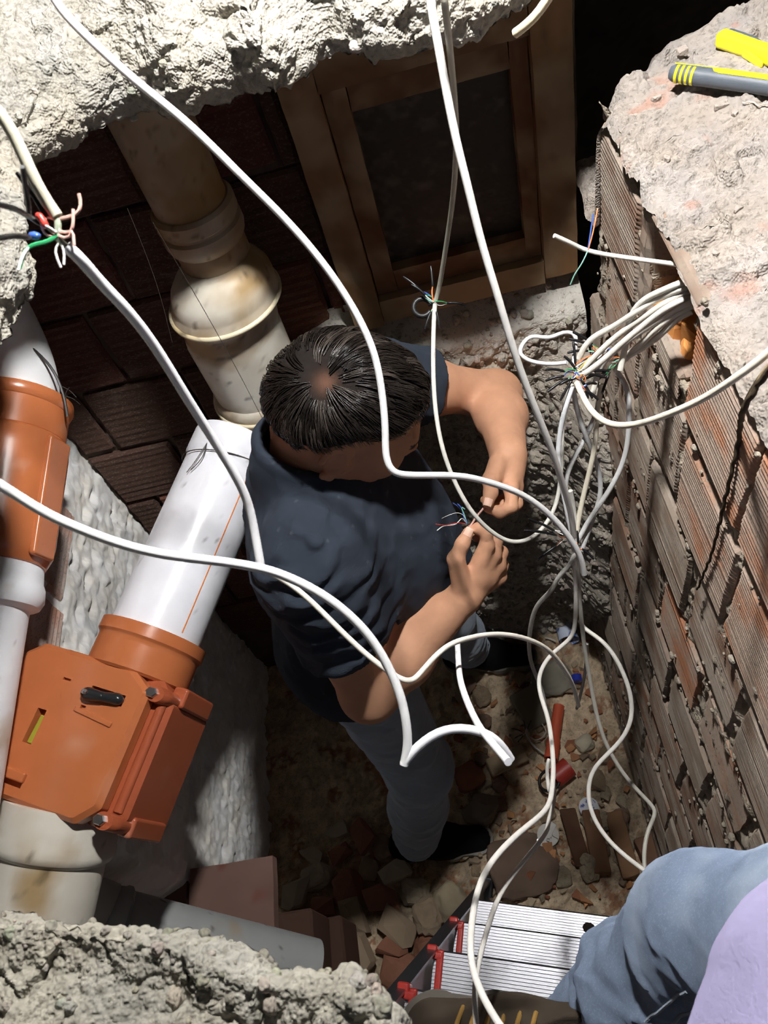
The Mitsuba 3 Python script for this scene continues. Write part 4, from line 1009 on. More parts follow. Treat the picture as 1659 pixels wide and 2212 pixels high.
# T-shirt
shirt_p = [cone(HIPR + [0.0, 0.015, 0.06], HIPL + [0, -0.015, 0.06], 0.142), cone([-0.285, 0.785, 0.95], [-0.255, 0.785, 1.12], 0.150, 0.152),
           cone(MID + 0.075 * BR + [-0.012, 0, -0.14], MID - 0.075 * BR + [-0.012, 0, -0.14], 0.136), cone(MID + 0.115 * BR + [0.0, 0, -0.04], MID - 0.115 * BR + [0, 0, -0.04], 0.090),
           cone([-0.185, 0.765, 1.09], [-0.172, 0.762, 1.20], 0.158, 0.134), cone(NECK + [-0.005, 0, -0.06], NECK + [0, 0, 0.012], 0.095, 0.076)]
R_HEM, L_HEM = 0.56, 0.52
sl_r = [cone(RSH, RSH * (1 - R_HEM) + RELB * R_HEM, 0.080, 0.070)]
sl_l = [cone(LSH, LSH * (1 - L_HEM) + LELB * L_HEM, 0.076, 0.068)]
def folds(p, k=1.0):
    q = p * np.array([1.0, 1.0, 0.55])
    w = fbm(q + 0.03 * fbm(p, 0.08, 2, 811)[:, None], 0.075, 3, 810)
    return k * 0.013 * (np.abs(w - 0.5) * 2.2 - 0.30) + 0.0022 * (fbm(p, 0.02, 2, 813) - 0.5)
def shirt_sdf(p):
    d = blend(p, shirt_p, 0.07)
    r_ = prim(p, sl_r[0]); a_ = (RELB - RSH) / np.linalg.norm(RELB - RSH)
    t = (p - RSH) @ a_; hem = np.linalg.norm(RELB - RSH) * R_HEM
    rip = 0.004 * np.sin(t * 150 + 9 * fbm(p, 0.05, 2, 815))
    d = smin(d, np.maximum(r_ + rip, t - hem), 0.05)
    l_ = prim(p, sl_l[0]); b_ = (LELB - LSH) / np.linalg.norm(LELB - LSH)
    d = smin(d, np.maximum(l_, (p - LSH) @ b_ - np.linalg.norm(LELB - LSH) * L_HEM), 0.04)
    d = d + folds(p)
    # cuffs cut sharp, hem, neck opening
    d = np.where((np.linalg.norm(p - RSH, axis=1) < 0.5) & (r_ < 0.02) & (t > hem * 0.7), np.maximum(d, t - hem), d)
    d = np.maximum(d, 0.885 + 0.02 * (fbm(p, 0.1, 2, 812) - 0.5) - p[:, 2])
    nd = (hp(-0.04, 0, -0.055) - NECK); nd /= np.linalg.norm(nd)
    z_ = (p - NECK) @ nd; rad = np.linalg.norm(p - NECK - z_[:, None] * nd, axis=1)
    d = np.maximum(d, np.where(rad < 0.13, z_ - 0.038 - 0.10 * (rad - 0.07), -1))
    d = np.maximum(d, -np.where(z_ > -0.01, rad - 0.070, 1))
    band = np.hypot(rad - 0.0745, (z_ - 0.030)) - 0.0085
    d = smin(d, np.where(np.abs(z_) < 0.08, band, 1), 0.008)
    return d
sv, sf = mesh_sdf(shirt_sdf, (-0.56, 0.30, 0.84), (0.16, 1.22, 1.56), 0.0048)
c = np.tile(lin(50, 56, 66), (len(sv), 1)) * (0.86 + 0.28 * fbm(sv, 0.02, 3, 816))[:, None]
fleck = (fbm(sv, 0.0050, 2, 818) > 0.84)[:, None] * 0.2
obj('shirt', (sv, sf), 'mat_cloth', man, smooth=True, color=c * (1 - fleck) + lin(120, 124, 130) * fleck, label='dark charcoal-blue T-shirt')

# trousers
tr_p = [cone(HIPR + [0, 0.02, 0.05], HIPL + [0, -0.02, 0.05], 0.124), cone(HIPR, KNR, 0.098, 0.076), cone(KNR, KNR * 0.5 + ANR * 0.5, 0.074, 0.068), cone(KNR * 0.5 + ANR * 0.5, ANR + [0.002, 0, 0.02], 0.068, 0.056),
        cone(HIPL, KNL, 0.098, 0.076), cone(KNL, KNL * 0.5 + ANL * 0.5, 0.074, 0.068), cone(KNL * 0.5 + ANL * 0.5, ANL + [0.002, 0, 0.02], 0.068, 0.056)]
def trouser_sdf(p):
    d = blend(p, tr_p, 0.04)
    q = p * np.array([1.0, 1.0, 1.8])
    d = d + 0.012 * (np.abs(fbm(q + 0.03 * fbm(p, 0.08, 2, 822)[:, None], 0.09, 3, 820) - 0.5) * 2.2 - 0.3)
    low = ss(0.35, 0.10, p[:, 2])
    d = d + low * 0.006 * np.sin(p[:, 2] * 130 + 8 * fbm(p, 0.06, 2, 821))
    return np.maximum(np.maximum(d, 0.068 - p[:, 2]), p[:, 2] - 0.98)
tv, tf = mesh_sdf(trouser_sdf, (-0.52, 0.42, 0.04), (0.10, 1.20, 1.02), 0.0060)
c = lin(172, 184, 200) * (0.82 + 0.36 * fbm(tv, 0.05, 4, 823) + 0.16 * (fbm(tv, 0.006, 2, 824) - 0.5))[:, None]
obj('trousers', (tv, tf), 'mat_denim', man, smooth=True, color=c, label='faded grey-blue jeans')

# shoes
def shoe(toe_dir, ankle, seed, length=0.275, owner=man, colors=((22, 23, 25), (120, 116, 108)), floor=None, M=None, lace=None):
    zf = (ankle[2] - 0.085) if floor is None else floor
    if M is None:
        t = np.array([toe_dir[0], toe_dir[1], 0.0]); t /= np.linalg.norm(t); s_ = np.array([-t[1], t[0], 0]); M = np.stack([t, s_, [0, 0, 1.0]], 1)
    o = np.array([ankle[0], ankle[1], zf])
    k_ = length / 0.275
    up_p = [cone((-0.045, 0, 0.045), (-0.035, 0, 0.075), 0.038, 0.036), cone((-0.045, 0, 0.035), (0.06, 0.0, 0.032), 0.038, 0.040), cone((0.06, 0, 0.030), (0.160, -0.004, 0.024), 0.044, 0.034), cone((0.0, 0, 0.07), (0.07, 0, 0.048), 0.040, 0.036)]
    def up_sdf(p):
        d = blend(p / k_, up_p, 0.03) * k_
        open_ = np.linalg.norm((p / k_ - [-0.005, 0, 0.115]) * [0.8, 1.1, 1], axis=1) - 0.036
        return np.maximum(np.maximum(d, 0.018 - p[:, 2]), -open_ * k_)
    a, b = mesh_sdf(up_sdf, np.array([-0.11, -0.07, 0]) * k_, np.array([0.22, 0.07, 0.14]) * k_, 0.0045)
    cu = np.tile(lin(*colors[0]), (len(a), 1)) * (0.8 + 0.4 * fbm(a, 0.02, 3, seed))[:, None]
    obj('shoe', (a @ M.T + o, b), 'mat_cloth', owner, smooth=True, color=cu, label=lace)
    sk = [k for k in scene if k.startswith(owner + '__shoe') and k.count('__') == 1][-1]
    from shapely.geometry import LineString, Point
    from shapely.ops import unary_union
    out = unary_union([Point(-0.045, 0).buffer(0.044), LineString([(-0.045, 0), (0.06, 0), (0.160, -0.004)]).buffer(0.039), Point(0.085, -0.002).buffer(0.048), Point(0.155, -0.004).buffer(0.041)]).buffer(0.01).buffer(-0.008)
    from shapely.geometry.polygon import orient
    cs = np.array(orient(out).exterior.coords)[:-1] * k_
    m = m3.Manifold.extrude(m3.CrossSection([cs]), 0.024)
    a, b, _ = meshkit.arrays(m)
    obj('sole', (a @ M.T + o, b), 'mat_satin', sk, smooth=35, color=lin(*colors[1]), label='grey rubber sole')
    return sk, M, o
for an, td, sd_ in ((ANR, (1.0, -0.04), 830), (ANL, (1.0, -0.16), 831)):
    z = float(floor_z(an[0] + 0.05, an[1])) + 0.012
    shoe(td, an, sd_, floor=z, lace='black slip-on shoe')
# ------------------------------------------------------------------ aluminium step ladder in the near right corner
ladder = thing('step_ladder', 'aluminium step ladder with red corner clips at the near end of the pit', 'ladder')
W_ = np.array([0.341, -0.089, 0.0]); LW = np.linalg.norm(W_); Wu = W_ / LW             # along a step, to the right
Bk = np.array([Wu[1], -Wu[0], 0]) * 1.0                                               # away from the far edge, towards the camera
if Bk[1] > 0: Bk = -Bk
tops = [(-0.194, 0.326, 0.30), (-0.222, 0.256, 0.53), (-0.239, 0.184, 0.76), (-0.254, 0.113, 0.99), (-0.272, 0.042, 1.22), (-0.290, -0.029, 1.45)]
tops = [np.array(t) for t in tops]
ML = np.stack([Wu, Bk, [0, 0, 1.0]], 1)
def lput(m, o):
    v, f, _ = meshkit.arrays(m); v = v @ ML.T + np.asarray(o)
    return v, (f if np.linalg.det(ML) > 0 else f[:, ::-1])
TD = 0.082
for i, p in enumerate(tops):
    # ribbed tread: comb profile swept along the step
    n = 13; prof = []
    for k in range(n):
        y = 0.004 + (TD - 0.008) * k / n; w = (TD - 0.008) / n
        prof += [(y, 0.0), (y + w * 0.62, 0.0), (y + w * 0.66, -0.0026), (y + w * 0.96, -0.0026)]
    prof = [(0.0, -0.028), (0.0, -0.003), (0.003, 0.0)] + prof + [(TD - 0.003, 0.0), (TD, -0.003), (TD, -0.028), (TD - 0.002, -0.028), (TD - 0.002, -0.005), (0.002, -0.005), (0.002, -0.028)]
    prof = np.array(prof)
    P = np.stack([np.stack([np.full(len(prof), x), prof[:, 0], prof[:, 1]], -1) for x in (0.0, LW * (1 + 0.0 * i))], 0)
    v, f = grid_mesh(P, wrap_t=True)
    m = len(prof)
    st = obj('step', lput((v, f), p), 'mat_metal', ladder, smooth=False)
    if i: 
        clip_ = rbox((0.019, 0.021, 0.030), 0.004, 4).translate((-0.004, 0.004, -0.008)) + rbox((0.012, TD, 0.010), 0.003, 4).translate((0.012, TD / 2, 0.003)) + rbox((0.012, 0.012, 0.045), 0.003, 4).translate((0.012, TD - 0.004, -0.016)) + rbox((0.02, 0.012, 0.012), 0.003, 4).translate((0.006, 0.010, 0.003))
        for xx, mir in ((0.0, 1), (LW, -1)):
            c_ = clip_ if mir == 1 else clip_.mirror((1, 0, 0))
            obj('clip', lput(c_, p + Wu * xx), 'mat_gloss', st, smooth=35, color=lin(176, 56, 50), label='red plastic corner clip')
lean_ = (tops[-1] - tops[0]); lean_ /= np.linalg.norm(lean_)
for s, nm in ((-0.014, 'rail'), (LW + 0.014, 'rail')):
    a = tops[0] - lean_ * 0.32 + Wu * s + Bk * TD * 0.5; b = tops[-1] + lean_ * 0.25 + Wu * s + Bk * TD * 0.5
    L = np.linalg.norm(b - a)
    bx = m3.Manifold.cube((0.024, TD * 0.92, L), True) - m3.Manifold.cube((0.020, TD * 0.92 - 0.010, L + 0.1), True).translate((-0.008 * np.sign(s), 0, 0))
    z = lean_; x_ = Wu; y_ = np.cross(z, x_); M = np.stack([x_, y_, z], 1)
    v, f, _ = meshkit.arrays(bx); obj('rail', (v @ M.T + (a + b) / 2, f), 'mat_metal', ladder, smooth=20)
    v, f, _ = meshkit.arrays(rbox((0.034, 0.09, 0.05), 0.006)); obj('foot', (v @ M.T + a, f), 'mat_satin', ladder, smooth=35, color=lin(40, 40, 42), label='black rubber foot')
# a splash of dried dirt on the lowest step
splat = trimesh.creation.icosphere(subdivisions=3)
v = np.array(splat.vertices); v = v * (1 + 0.7 * (fbm(v, 0.5, 3, 861) - 0.5)[:, None]) * [0.013, 0.011, 0.003]
obj('dirt_splash', (v @ ML.T + tops[0] + Wu * 0.255 + Bk * 0.030 + [0, 0, 0.0015], np.array(splat.faces)), 'mat_matte', ladder, smooth=True, color=lin(40, 34, 30), label='dark splash of dirt')
# ------------------------------------------------------------------ the helper at the edge: only a leg, a shoe and some shirt are seen
sit = thing('person', 'person on the ladder in jeans and lavender top, only leg, shoe and shirt seen', 'person')
KN = at(1530, 2005, 0.74); HI = at(2110, 2150, 0.54); AN = at(1225, 2300, 1.00)
sit_p = [cone(HI, KN * 0.4 + HI * 0.6, 0.100, 0.086), cone(KN * 0.4 + HI * 0.6, KN, 0.086, 0.062), cone(KN, KN * 0.6 + AN * 0.4, 0.060, 0.062), cone(KN * 0.6 + AN * 0.4, AN + (KN - AN) * 0.12, 0.062, 0.056)]
def jeans_sdf(p):
    d = blend(p, sit_p, 0.03)
    a_ = (KN - AN) / np.linalg.norm(KN - AN); t = (p - AN) @ a_
    w = fbm(p + 0.02 * fbm(p, 0.05, 2, 871)[:, None], 0.06, 3, 870)
    k = ss(0.30, 0.05, np.abs(t - 0.22)) * 0.8 + 0.35
    d = d + k * 0.016 * (np.abs(w - 0.5) * 2.2 - 0.3) + 0.004 * np.sin(t * 110 + 6 * fbm(p, 0.05, 2, 872)) * ss(0.36, 0.16, t)
    return np.maximum(d, 0.02 - t)
allp = np.array([KN, HI, AN])
v, f = mesh_sdf(jeans_sdf, allp.min(0) - 0.12, allp.max(0) + 0.12, 0.0055)
ta = (v - AN) @ ((KN - AN) / np.linalg.norm(KN - AN))
c = lin(112, 126, 148) * (0.86 + 0.28 * fbm(v, 0.03, 3, 873) + 0.14 * (fbm(v, 0.004, 2, 874) - 0.5))[:, None]
fade = np.clip((fbm(v, 0.045, 3, 876) - 0.45) * 4, 0, 1)[:, None] * ss(0.33, 0.42, np.linalg.norm(v - AN, axis=1))[:, None]
c = c * (1 - 0.5 * fade) + lin(158, 170, 186) * 0.5 * fade
scene[sit + '__jeans'] = mikit.ply((v, f), 'mat_denim', smooth=True, color=np.clip(c, 0.01, 0.9)); labels[sit + '__jeans'] = {'label': 'faded blue-grey denim leg'}
# seams along the shin
axk = (KN - AN) / np.linalg.norm(KN - AN)
def on_cloth(p0, fn, toward):
    d_ = toward / np.linalg.norm(toward); q = p0.copy()
    for _ in range(30):
        e = fn(q[None])[0]; q = q - d_ * e * 0.8 if e < 0 else q - d_ * e * 0.8
    return q
te = EYE - KN; te -= axk * (te @ axk); te /= np.linalg.norm(te); sk_ = np.cross(axk, te)
for off_ in (0.30, 0.55):
    pts = []
    for t in np.linspace(0.06, 0.42, 30):
        base = AN + axk * t; dd = te * math.cos(off_) + sk_ * math.sin(off_) * (1 if sk_[0] > 0 else -1)
        lo_, hi_ = 0.0, 0.14
        for _ in range(22):
            m_ = (lo_ + hi_) / 2
            if jeans_sdf((base + dd * m_)[None])[0] < 0: lo_ = m_
            else: hi_ = m_
        pts.append(base + dd * (lo_ + 0.0006))
    obj('seam', sweep(spline(pts, 60), 0.0016, 6), 'mat_cloth', sit, color=lin(150, 160, 172), label='pale stitched seam')
# lavender shirt over the lap
S0_ = at(2085, 2360, 0.44)
def lav_sdf(p):
    d = blend(p, [cone(S0_, S0_ + [0.02, -0.10, 0.12], 0.125, 0.14), cone(S0_ + [0.10, 0.03, 0.0], S0_ + [0.05, -0.2, 0.1], 0.10), cone(at(1800, 2175, 0.46), at(1800, 2360, 0.44), 0.050, 0.068)], 0.06)
    return d + 0.010 * (np.abs(fbm(p, 0.09, 3, 880) - 0.5) * 2.2 - 0.3)
v, f = mesh_sdf(lav_sdf, S0_ - 0.34, S0_ + 0.36, 0.008)
obj('shirt', (v, f), 'mat_cloth', sit, smooth=True, color=lin(142, 137, 168) * (0.92 + 0.16 * fbm(v, 0.03, 3, 881))[:, None], label='lavender shirt hanging over the thigh')
# the shoe stands on the ladder
td = at(900, 2235, 1.05) - at(1150, 2262, 1.05); td[2] = 0
skey, MS, OS = shoe(td, AN + [0.012, 0.014, 0.0], 885, length=0.272, owner=sit, colors=((66, 58, 50), (78, 72, 64)), floor=float(tops[4][2]) + 0.001, lace='dark worn shoe')
for k_ in range(6):
    xx = 0.035 + 0.017 * k_; zz = 0.106 - 0.0072 * k_
    pts = [(xx, -0.030, zz - 0.020), (xx + 0.004, -0.012, zz + 0.002), (xx + 0.007, 0.0, zz + 0.005), (xx + 0.010, 0.014, zz + 0.002), (xx + 0.006, 0.030, zz - 0.020)]
    obj('lace', sweep(spline(np.array(pts), 20) @ MS.T + OS, 0.0026, 8), 'mat_cloth', skey, color=lin(150, 118, 66), label='tan lace')
ov = [cone(AN + [0, 0, 0.0], AN + (KN - AN) * 0.16, 0.047, 0.045)]
v, f = mesh_sdf(lambda p: blend(p, ov, 0.02), AN - 0.1, AN + 0.14, 0.006)
obj('sock', (v, f), 'mat_cloth', sit, smooth=True, color=lin(64, 84, 122), label='blue sock')
# ------------------------------------------------------------------ telephone cables
def P3(pts): return np.array([at(*p) for p in pts])
def cable_color(v, seed, tone=(222, 222, 222), dirt=0.2):
    c = np.tile(lin(*tone), (len(v), 1)) * (0.94 + 0.12 * fbm(v, 0.02, 3, seed))[:, None]
    d = np.clip((fbm(v, 0.012, 4, seed + 1) - 0.72 + dirt * 0.3) * 5, 0, 1)[:, None] * 0.55
    return np.clip(c * (1 - d) + lin(120, 112, 98) * d, 0.01, 0.9)
GROUP = 'pale telephone cables strung through the pit'
_cs = [1000]
def cable(pts, label, r=0.0033, tone=(222, 222, 222), dirt=0.15, cut=(), sides=12, step=0.006):
    k = thing('cable', label, 'cable', GROUP)
    _cs[0] += 3
    line = spline(P3(pts), step=step)
    v, f = sweep(line, r, sides)
    obj('sheath', (v, f), 'mat_satin', k, smooth=50, color=cable_color(v, _cs[0], tone, dirt))
    return k, line
WIRES = {'green': (46, 150, 92), 'white': (226, 224, 220), 'blue': (60, 92, 170), 'orange': (222, 120, 70), 'pink': (214, 168, 156), 'black': (24, 24, 26), 'brown': (120, 74, 50), 'red': (190, 60, 52), 'teal': (120, 180, 160), 'yellow': (200, 180, 90)}
def wire_(k, pts, col, r=0.0007, world=False, name='wire', **kw):
    p = spline(np.asarray(pts, float) if world else P3(pts), step=0.003)
    return obj(name, sweep(p, r, 6), 'mat_satin', k, smooth=50, color=lin(*WIRES[col]), **kw)
def sleeve(k, a, b, col='black', r=0.0017):
    a, b = np.asarray(a), np.asarray(b); m = (a + b) / 2 + 0.0015 * np.array([0.3, 0.5, 0.7])
    ln = spline([a, m, b], 10); rr = r * np.array([0.65, 1, 1, 1, 0.95, 1, 1, 1.05, 0.9, 0.75])
    return obj('crimp_sleeve', sweep(ln, rr, 8), 'mat_gloss', k, smooth=50, color=lin(*WIRES[col]), label='black crimped wire joint')
def tuft(k, c, dirs, seed, L=(0.012, 0.022), sl=0.018, cols=('white', 'green', 'orange', 'blue', 'white', 'pink')):
    """Stripped pairs fanning out of a splice at c, each ending in a black crimp sleeve."""
    g = np.random.default_rng(seed); c = np.asarray(c)
    for i, d in enumerate(dirs):
        d = np.asarray(d, float); d = d / np.linalg.norm(d)
        l = g.uniform(*L); e = c + d * l
        for j in range(2):
            s = g.normal(0, 1, 3); s -= d * (s @ d); s /= np.linalg.norm(s)
            wire_(k, [c + s * 0.002, c + d * l * 0.5 + s * 0.004, e], cols[(i * 2 + j) % len(cols)], world=True)
        if sl: sleeve(k, e - d * 0.001, e + d * sl * g.uniform(0.8, 1.25))
def img_dir(dx, dy, dz=0.0):                            # a direction that looks like (dx, dy) from the phone; dz away from it
    return _R * dx - _U * dy + _f * dz

# the near ones, from the left top corner
cable([(100, -60, 0.674), (120, 0, 0.681), (200, 90, 0.695), (300, 180, 0.716), (400, 262, 0.737), (520, 378, 0.765), (620, 478, 0.793), (700, 572, 0.814), (762, 665, 0.835), (803, 750, 0.849), (823, 835, 0.863), (832, 930, 0.877), (835, 988, 0.884), (848, 1016, 0.888), (880, 1026, 0.898), (985, 1028, 0.933), (1060, 1043, 0.961), (1130, 1070, 0.989), (1188, 1113, 1.017), (1225, 1155, 1.038), (1252, 1200, 1.059), (1262, 1240, 1.080)],
      'white cable from the top left corner that bends sharply in front of the man', r=0.0040)
kB, _ = cable([(926, -60, 0.696), (930, 0, 0.703), (945, 90, 0.716), (961, 180, 0.732), (985, 300, 0.754), (1010, 402, 0.774), (1040, 522, 0.800), (1075, 640, 0.826), (1110, 757, 0.859), (1150, 867, 0.898), (1190, 968, 0.943), (1216, 1048, 0.988), (1233, 1110, 1.028), (1240, 1160, 1.060)],
      'straight white cable from the top edge down to the knot by the right wall', tone=(216, 214, 210), r=0.0040)
kC, _ = cable([(955, -60, .66), (960, 0, .67), (968, 70, .70), (976, 150, .74), (984, 250, .79), (985, 330, .84), (979, 420, .90), (967, 510, .96), (955, 585, 1.01), (946, 632, 1.04), (939, 655, 1.05)],
      'thin grey cable hanging behind the straight one and ending in a splice before the window', r=0.0031, tone=(176, 172, 158), dirt=0.3)
kC2, _ = cable([(940, 655, 1.05), (938, 680, 1.05), (936, 740, 1.05), (938, 850, 1.05), (954, 960, 1.05), (983, 1042, 1.06), (1018, 1103, 1.07), (1060, 1147, 1.09), (1108, 1170, 1.11), (1150, 1160, 1.12), (1180, 1130, 1.12), (1200, 1090, 1.12), (1211, 1030, 1.11), (1214, 960, 1.09), (1218, 890, 1.07), (1235, 830, 1.05)],
      'speckled grey cable from the window splice, looping before the man\'s hands', r=0.0030, tone=(206, 204, 196), dirt=0.35)
c0 = at(938, 652, 1.048)
tuft(kC2, c0, [img_dir(-1, -.75), img_dir(-.85, -.72, .1), img_dir(-.1, -1), img_dir(1, .1), img_dir(-.35, 1), img_dir(.22, 1)], 11, (0.014, 0.024), 0.026, ('green', 'white', 'teal', 'blue', 'orange', 'orange', 'white', 'green'))
ph = np.linspace(0.4, 2 * np.pi - 0.2, 40); oc = at(912, 664, 1.06)
ring = [oc + 0.0115 * (_R * math.cos(t) - _U * math.sin(t)) for t in ph]
obj('tape_ring', sweep(ring, 0.0032, 8, squash=None), 'mat_satin', kC2, smooth=True, color=lin(30, 30, 32), label='loop of black tape')
kD, _ = cable([(-60, 180, 0.480), (0, 246, 0.486), (40, 312, 0.492), (76, 390, 0.498), (105, 440, 0.504), (124, 468, 0.506)], 'grey cable at the left edge ending in a splice of coloured wires', tone=(176, 172, 152), dirt=0.2, r=0.0040)
kE, _ = cable([(143, 532, 0.510), (170, 556, 0.516), (215, 607, 0.534), (265, 660, 0.552), (330, 742, 0.582), (398, 850, 0.618), (450, 932, 0.648), (500, 1012, 0.672), (533, 1080, 0.690), (550, 1150, 0.702), (563, 1222, 0.708)], 'white cable from the left splice down across the sloping white pipe', tone=(224, 224, 226), r=0.0040)
s0 = at(124, 505, 0.506)
tuft(kE, s0, [img_dir(-1, -.55), img_dir(-.8, -1.2)], 21, (0.010, 0.013), 0.030, ('white', 'pink'))
sleeve(kE, at(100, 492, 0.504), at(80, 464, 0.504), 'red', 0.0025); sleeve(kE, at(84, 515, 0.504), at(66, 512, 0.504), 'blue', 0.0026)
sleeve(kE, at(68, 472, 0.480), at(-10, 440, 0.432)); sleeve(kE, at(64, 466, 0.480), at(48, 360, 0.444)); sleeve(kE, at(66, 514, 0.480), at(-10, 517, 0.444))
wire_(kE, [(124, 508, 0.506), (100, 522, 0.504), (70, 530, 0.502), (54, 545, 0.502), (42, 580, 0.500)], 'green', 0.0013); wire_(kE, [(64, 532, 0.502), (50, 552, 0.500), (40, 584, 0.499)], 'white', 0.0010)
wire_(kE, [(130, 472, 0.506), (150, 468, 0.505), (168, 458, 0.504), (174, 440, 0.504), (170, 418, 0.503)], 'pink', 0.0012); wire_(kE, [(128, 500, 0.506), (152, 500, 0.505), (158, 480, 0.504), (158, 452, 0.504)], 'pink', 0.0011)
wire_(kE, [(124, 508, 0.506), (148, 512, 0.505), (156, 500, 0.504), (160, 530, 0.504)], 'pink', 0.0010); wire_(kE, [(128, 524, 0.508), (120, 540, 0.508), (126, 564, 0.508), (132, 578, 0.508)], 'white', 0.0008); wire_(kE, [(132, 524, 0.508), (138, 545, 0.508), (138, 572, 0.508)], 'white', 0.0008)
obj('core', sweep(spline(P3([(122, 466, 0.506), (125, 490, 0.506), (127, 515, 0.508), (142, 532, 0.510)]), 20), 0.0022, 8), 'mat_satin', kE, color=lin(150, 160, 140), label='twisted wires of the splice')
kF, _ = cable([(-60, 1015, 0.573), (0, 1047, 0.580), (80, 1097, 0.592), (170, 1141, 0.604), (280, 1180, 0.622), (380, 1201, 0.634), (470, 1212, 0.647), (560, 1227, 0.653), (620, 1246, 0.659), (690, 1281, 0.665), (750, 1325, 0.671), (800, 1378, 0.677), (838, 1440, 0.683), (864, 1502, 0.686), (877, 1560, 0.688), (880, 1610, 0.691), (873, 1652, 0.693)], 'white cable from the left edge hanging in a long curve past the man\'s elbow', r=0.0040)
cable([(872, 1650, 0.693), (885, 1632, 0.692), (912, 1605, 0.691), (952, 1581, 0.691), (1000, 1574, 0.692), (1050, 1586, 0.695), (1080, 1608, 0.700), (1103, 1640, 0.708)], 'short white cable arching below the man\'s elbow to the two loose ends', tone=(226, 226, 228), r=0.0040)
cable([(566, 1228, .80), (640, 1272, .80), (720, 1346, .80), (790, 1412, .80), (850, 1457, .80), (885, 1470, .80), (912, 1449, .81), (958, 1402, .83), (1010, 1379, .86), (1070, 1370, .90), (1130, 1378, .94), (1180, 1401, .98), (1215, 1440, 1.02), (1238, 1482, 1.06), (1250, 1525, 1.10)], 'thin cable kinked like a V across the man\'s forearm', r=0.0029, tone=(222, 216, 204))
cable([(988, 1385, .96), (991, 1440, .88), (1000, 1490, .80), (1030, 1560, .72), (1062, 1604, .66), (1098, 1646, .62)], 'white cable coming up from beside the man\'s far shoe to a loose end', tone=(220, 220, 222))
kI, _ = cable([(1720, 700, .60), (1659, 762, .62), (1590, 815, .645), (1520, 860, .68), (1440, 896, .72), (1380, 915, .76), (1330, 918, .79), (1287, 897, .83), (1262, 862, .87), (1246, 828, .90)], 'cream cable sagging from the right edge to the bundle of splices', tone=(218, 210, 192), dirt=0.3)

# the bundle from the hole in the right wall
kJ, _ = cable([(1197, 509, .93), (1230, 524, .94), (1270, 541, .95), (1350, 556, .93), (1430, 567, .885), (1470, 572, .86), (1490, 574, .86)], 'stiff cut cable pointing left out of the hole in the right wall', r=0.0028, tone=(222, 218, 208))
j0 = at(1270, 541, .948)
wire_(kJ, [j0, at(1276, 500, .945), at(1282, 462, .943)], 'blue', 0.0009, True); wire_(kJ, [j0, at(1280, 505, .944), at(1291, 450, .941)], 'orange', 0.0009, True)
wire_(kJ, [j0, at(1256, 570, .95), at(1242, 592, .951), at(1232, 615, .953)], 'teal', 0.0009, True)
hole_ends = [(1490, 606, .86), (1492, 616, .86), (1494, 626, .865), (1496, 638, .87), (1497, 650, .87), (1497, 660, .875), (1496, 672, .88)]
mids = [[(1468, 612, .855), (1425, 630, .87), (1385, 653, .89), (1362, 688, .91), (1356, 722, .93), (1348, 760, .95), (1340, 800, .96)], [(1465, 626, .86), (1420, 646, .88), (1370, 676, .90), (1320, 708, .93), (1275, 735, .95), (1250, 775, .965)],
        [(1465, 638, .865), (1428, 660, .88), (1380, 692, .905), (1330, 728, .93), (1290, 765, .95), (1262, 795, .965)], [(1465, 652, .865), (1430, 672, .875), (1390, 703, .895), (1345, 740, .915), (1300, 780, .935), (1262, 808, .95)],
        [(1466, 664, .88), (1440, 680, .89), (1400, 706, .91), (1360, 733, .93), (1320, 765, .95), (1295, 800, .97), (1280, 850, .985)], [(1468, 674, .885), (1430, 700, .90), (1390, 738, .93), (1355, 768, .97), (1340, 790, .99)], [(1468, 686, .89), (1432, 718, .91), (1390, 750, .94), (1350, 775, .97), (1330, 800, .99)]]
names = ['cable from the wall hole that bends down sharply at its end, topmost of the bundle', 'cable from the wall hole under the topmost one, running to the far splice', 'cable from the wall hole in the middle of the bundle', 'bright cable from the wall hole, passing in front of the splices', 'cable from the wall hole that turns down behind the splices', 'cable from the wall hole with pink and green wires at its end', 'lowest cable of the bundle from the wall hole']
kb = []
for e, m, nme in zip(hole_ends, mids, names):
    k, ln = cable([e] + m, nme, r=0.0037, tone=(214, 210, 200), dirt=0.25, sides=10); kb.append((k, ln))
sp = at(1245, 805, .965)
tuft(kb[3][0], sp, [img_dir(-1, -.1), img_dir(-1, .25, .2), img_dir(-.1, -1), img_dir(-.9, .6), img_dir(-.5, .9, .1), img_dir(.9, -.05), img_dir(.8, .12, .1), img_dir(.5, .8)], 31, (0.008, 0.016), 0.026)
tuft(kb[3][0], sp + img_dir(0.006, 0.004), [img_dir(-1, .4), img_dir(-.6, -.7), img_dir(.3, 1)], 32, (0.006, 0.012), 0.020, ('yellow', 'orange', 'white', 'white'))
sp2 = at(1300, 755, .975)
tuft(kb[1][0], sp2, [img_dir(-1, -.6), img_dir(-1, -.35, .1), img_dir(-1, .1)], 33, (0.010, 0.020), 0.026, ('green', 'white', 'orange', 'orange'))
for i in range(10):
    g = np.random.default_rng(1100 + i)
    a = np.array([1248 + g.uniform(-8, 10), 800 + g.uniform(-12, 12), .965]); b = np.array([1310 + g.uniform(-20, 25), 760 + g.uniform(-18, 22), .975])
    wire_(kb[2][0], [tuple(a), tuple((a + b) / 2 + [g.uniform(-8, 8), g.uniform(-14, 14), g.uniform(-.01, .01)]), tuple(b)], ['white', 'white', 'blue', 'white', 'orange', 'white', 'teal', 'white', 'yellow', 'white'][i], 0.0008)
sp3 = at(1343, 778, .995)
tuft(kb[5][0], sp3, [img_dir(-1, .05), img_dir(-.7, .55)], 35, (0.014, 0.024), 0.0, ('orange', 'pink', 'teal', 'green'))
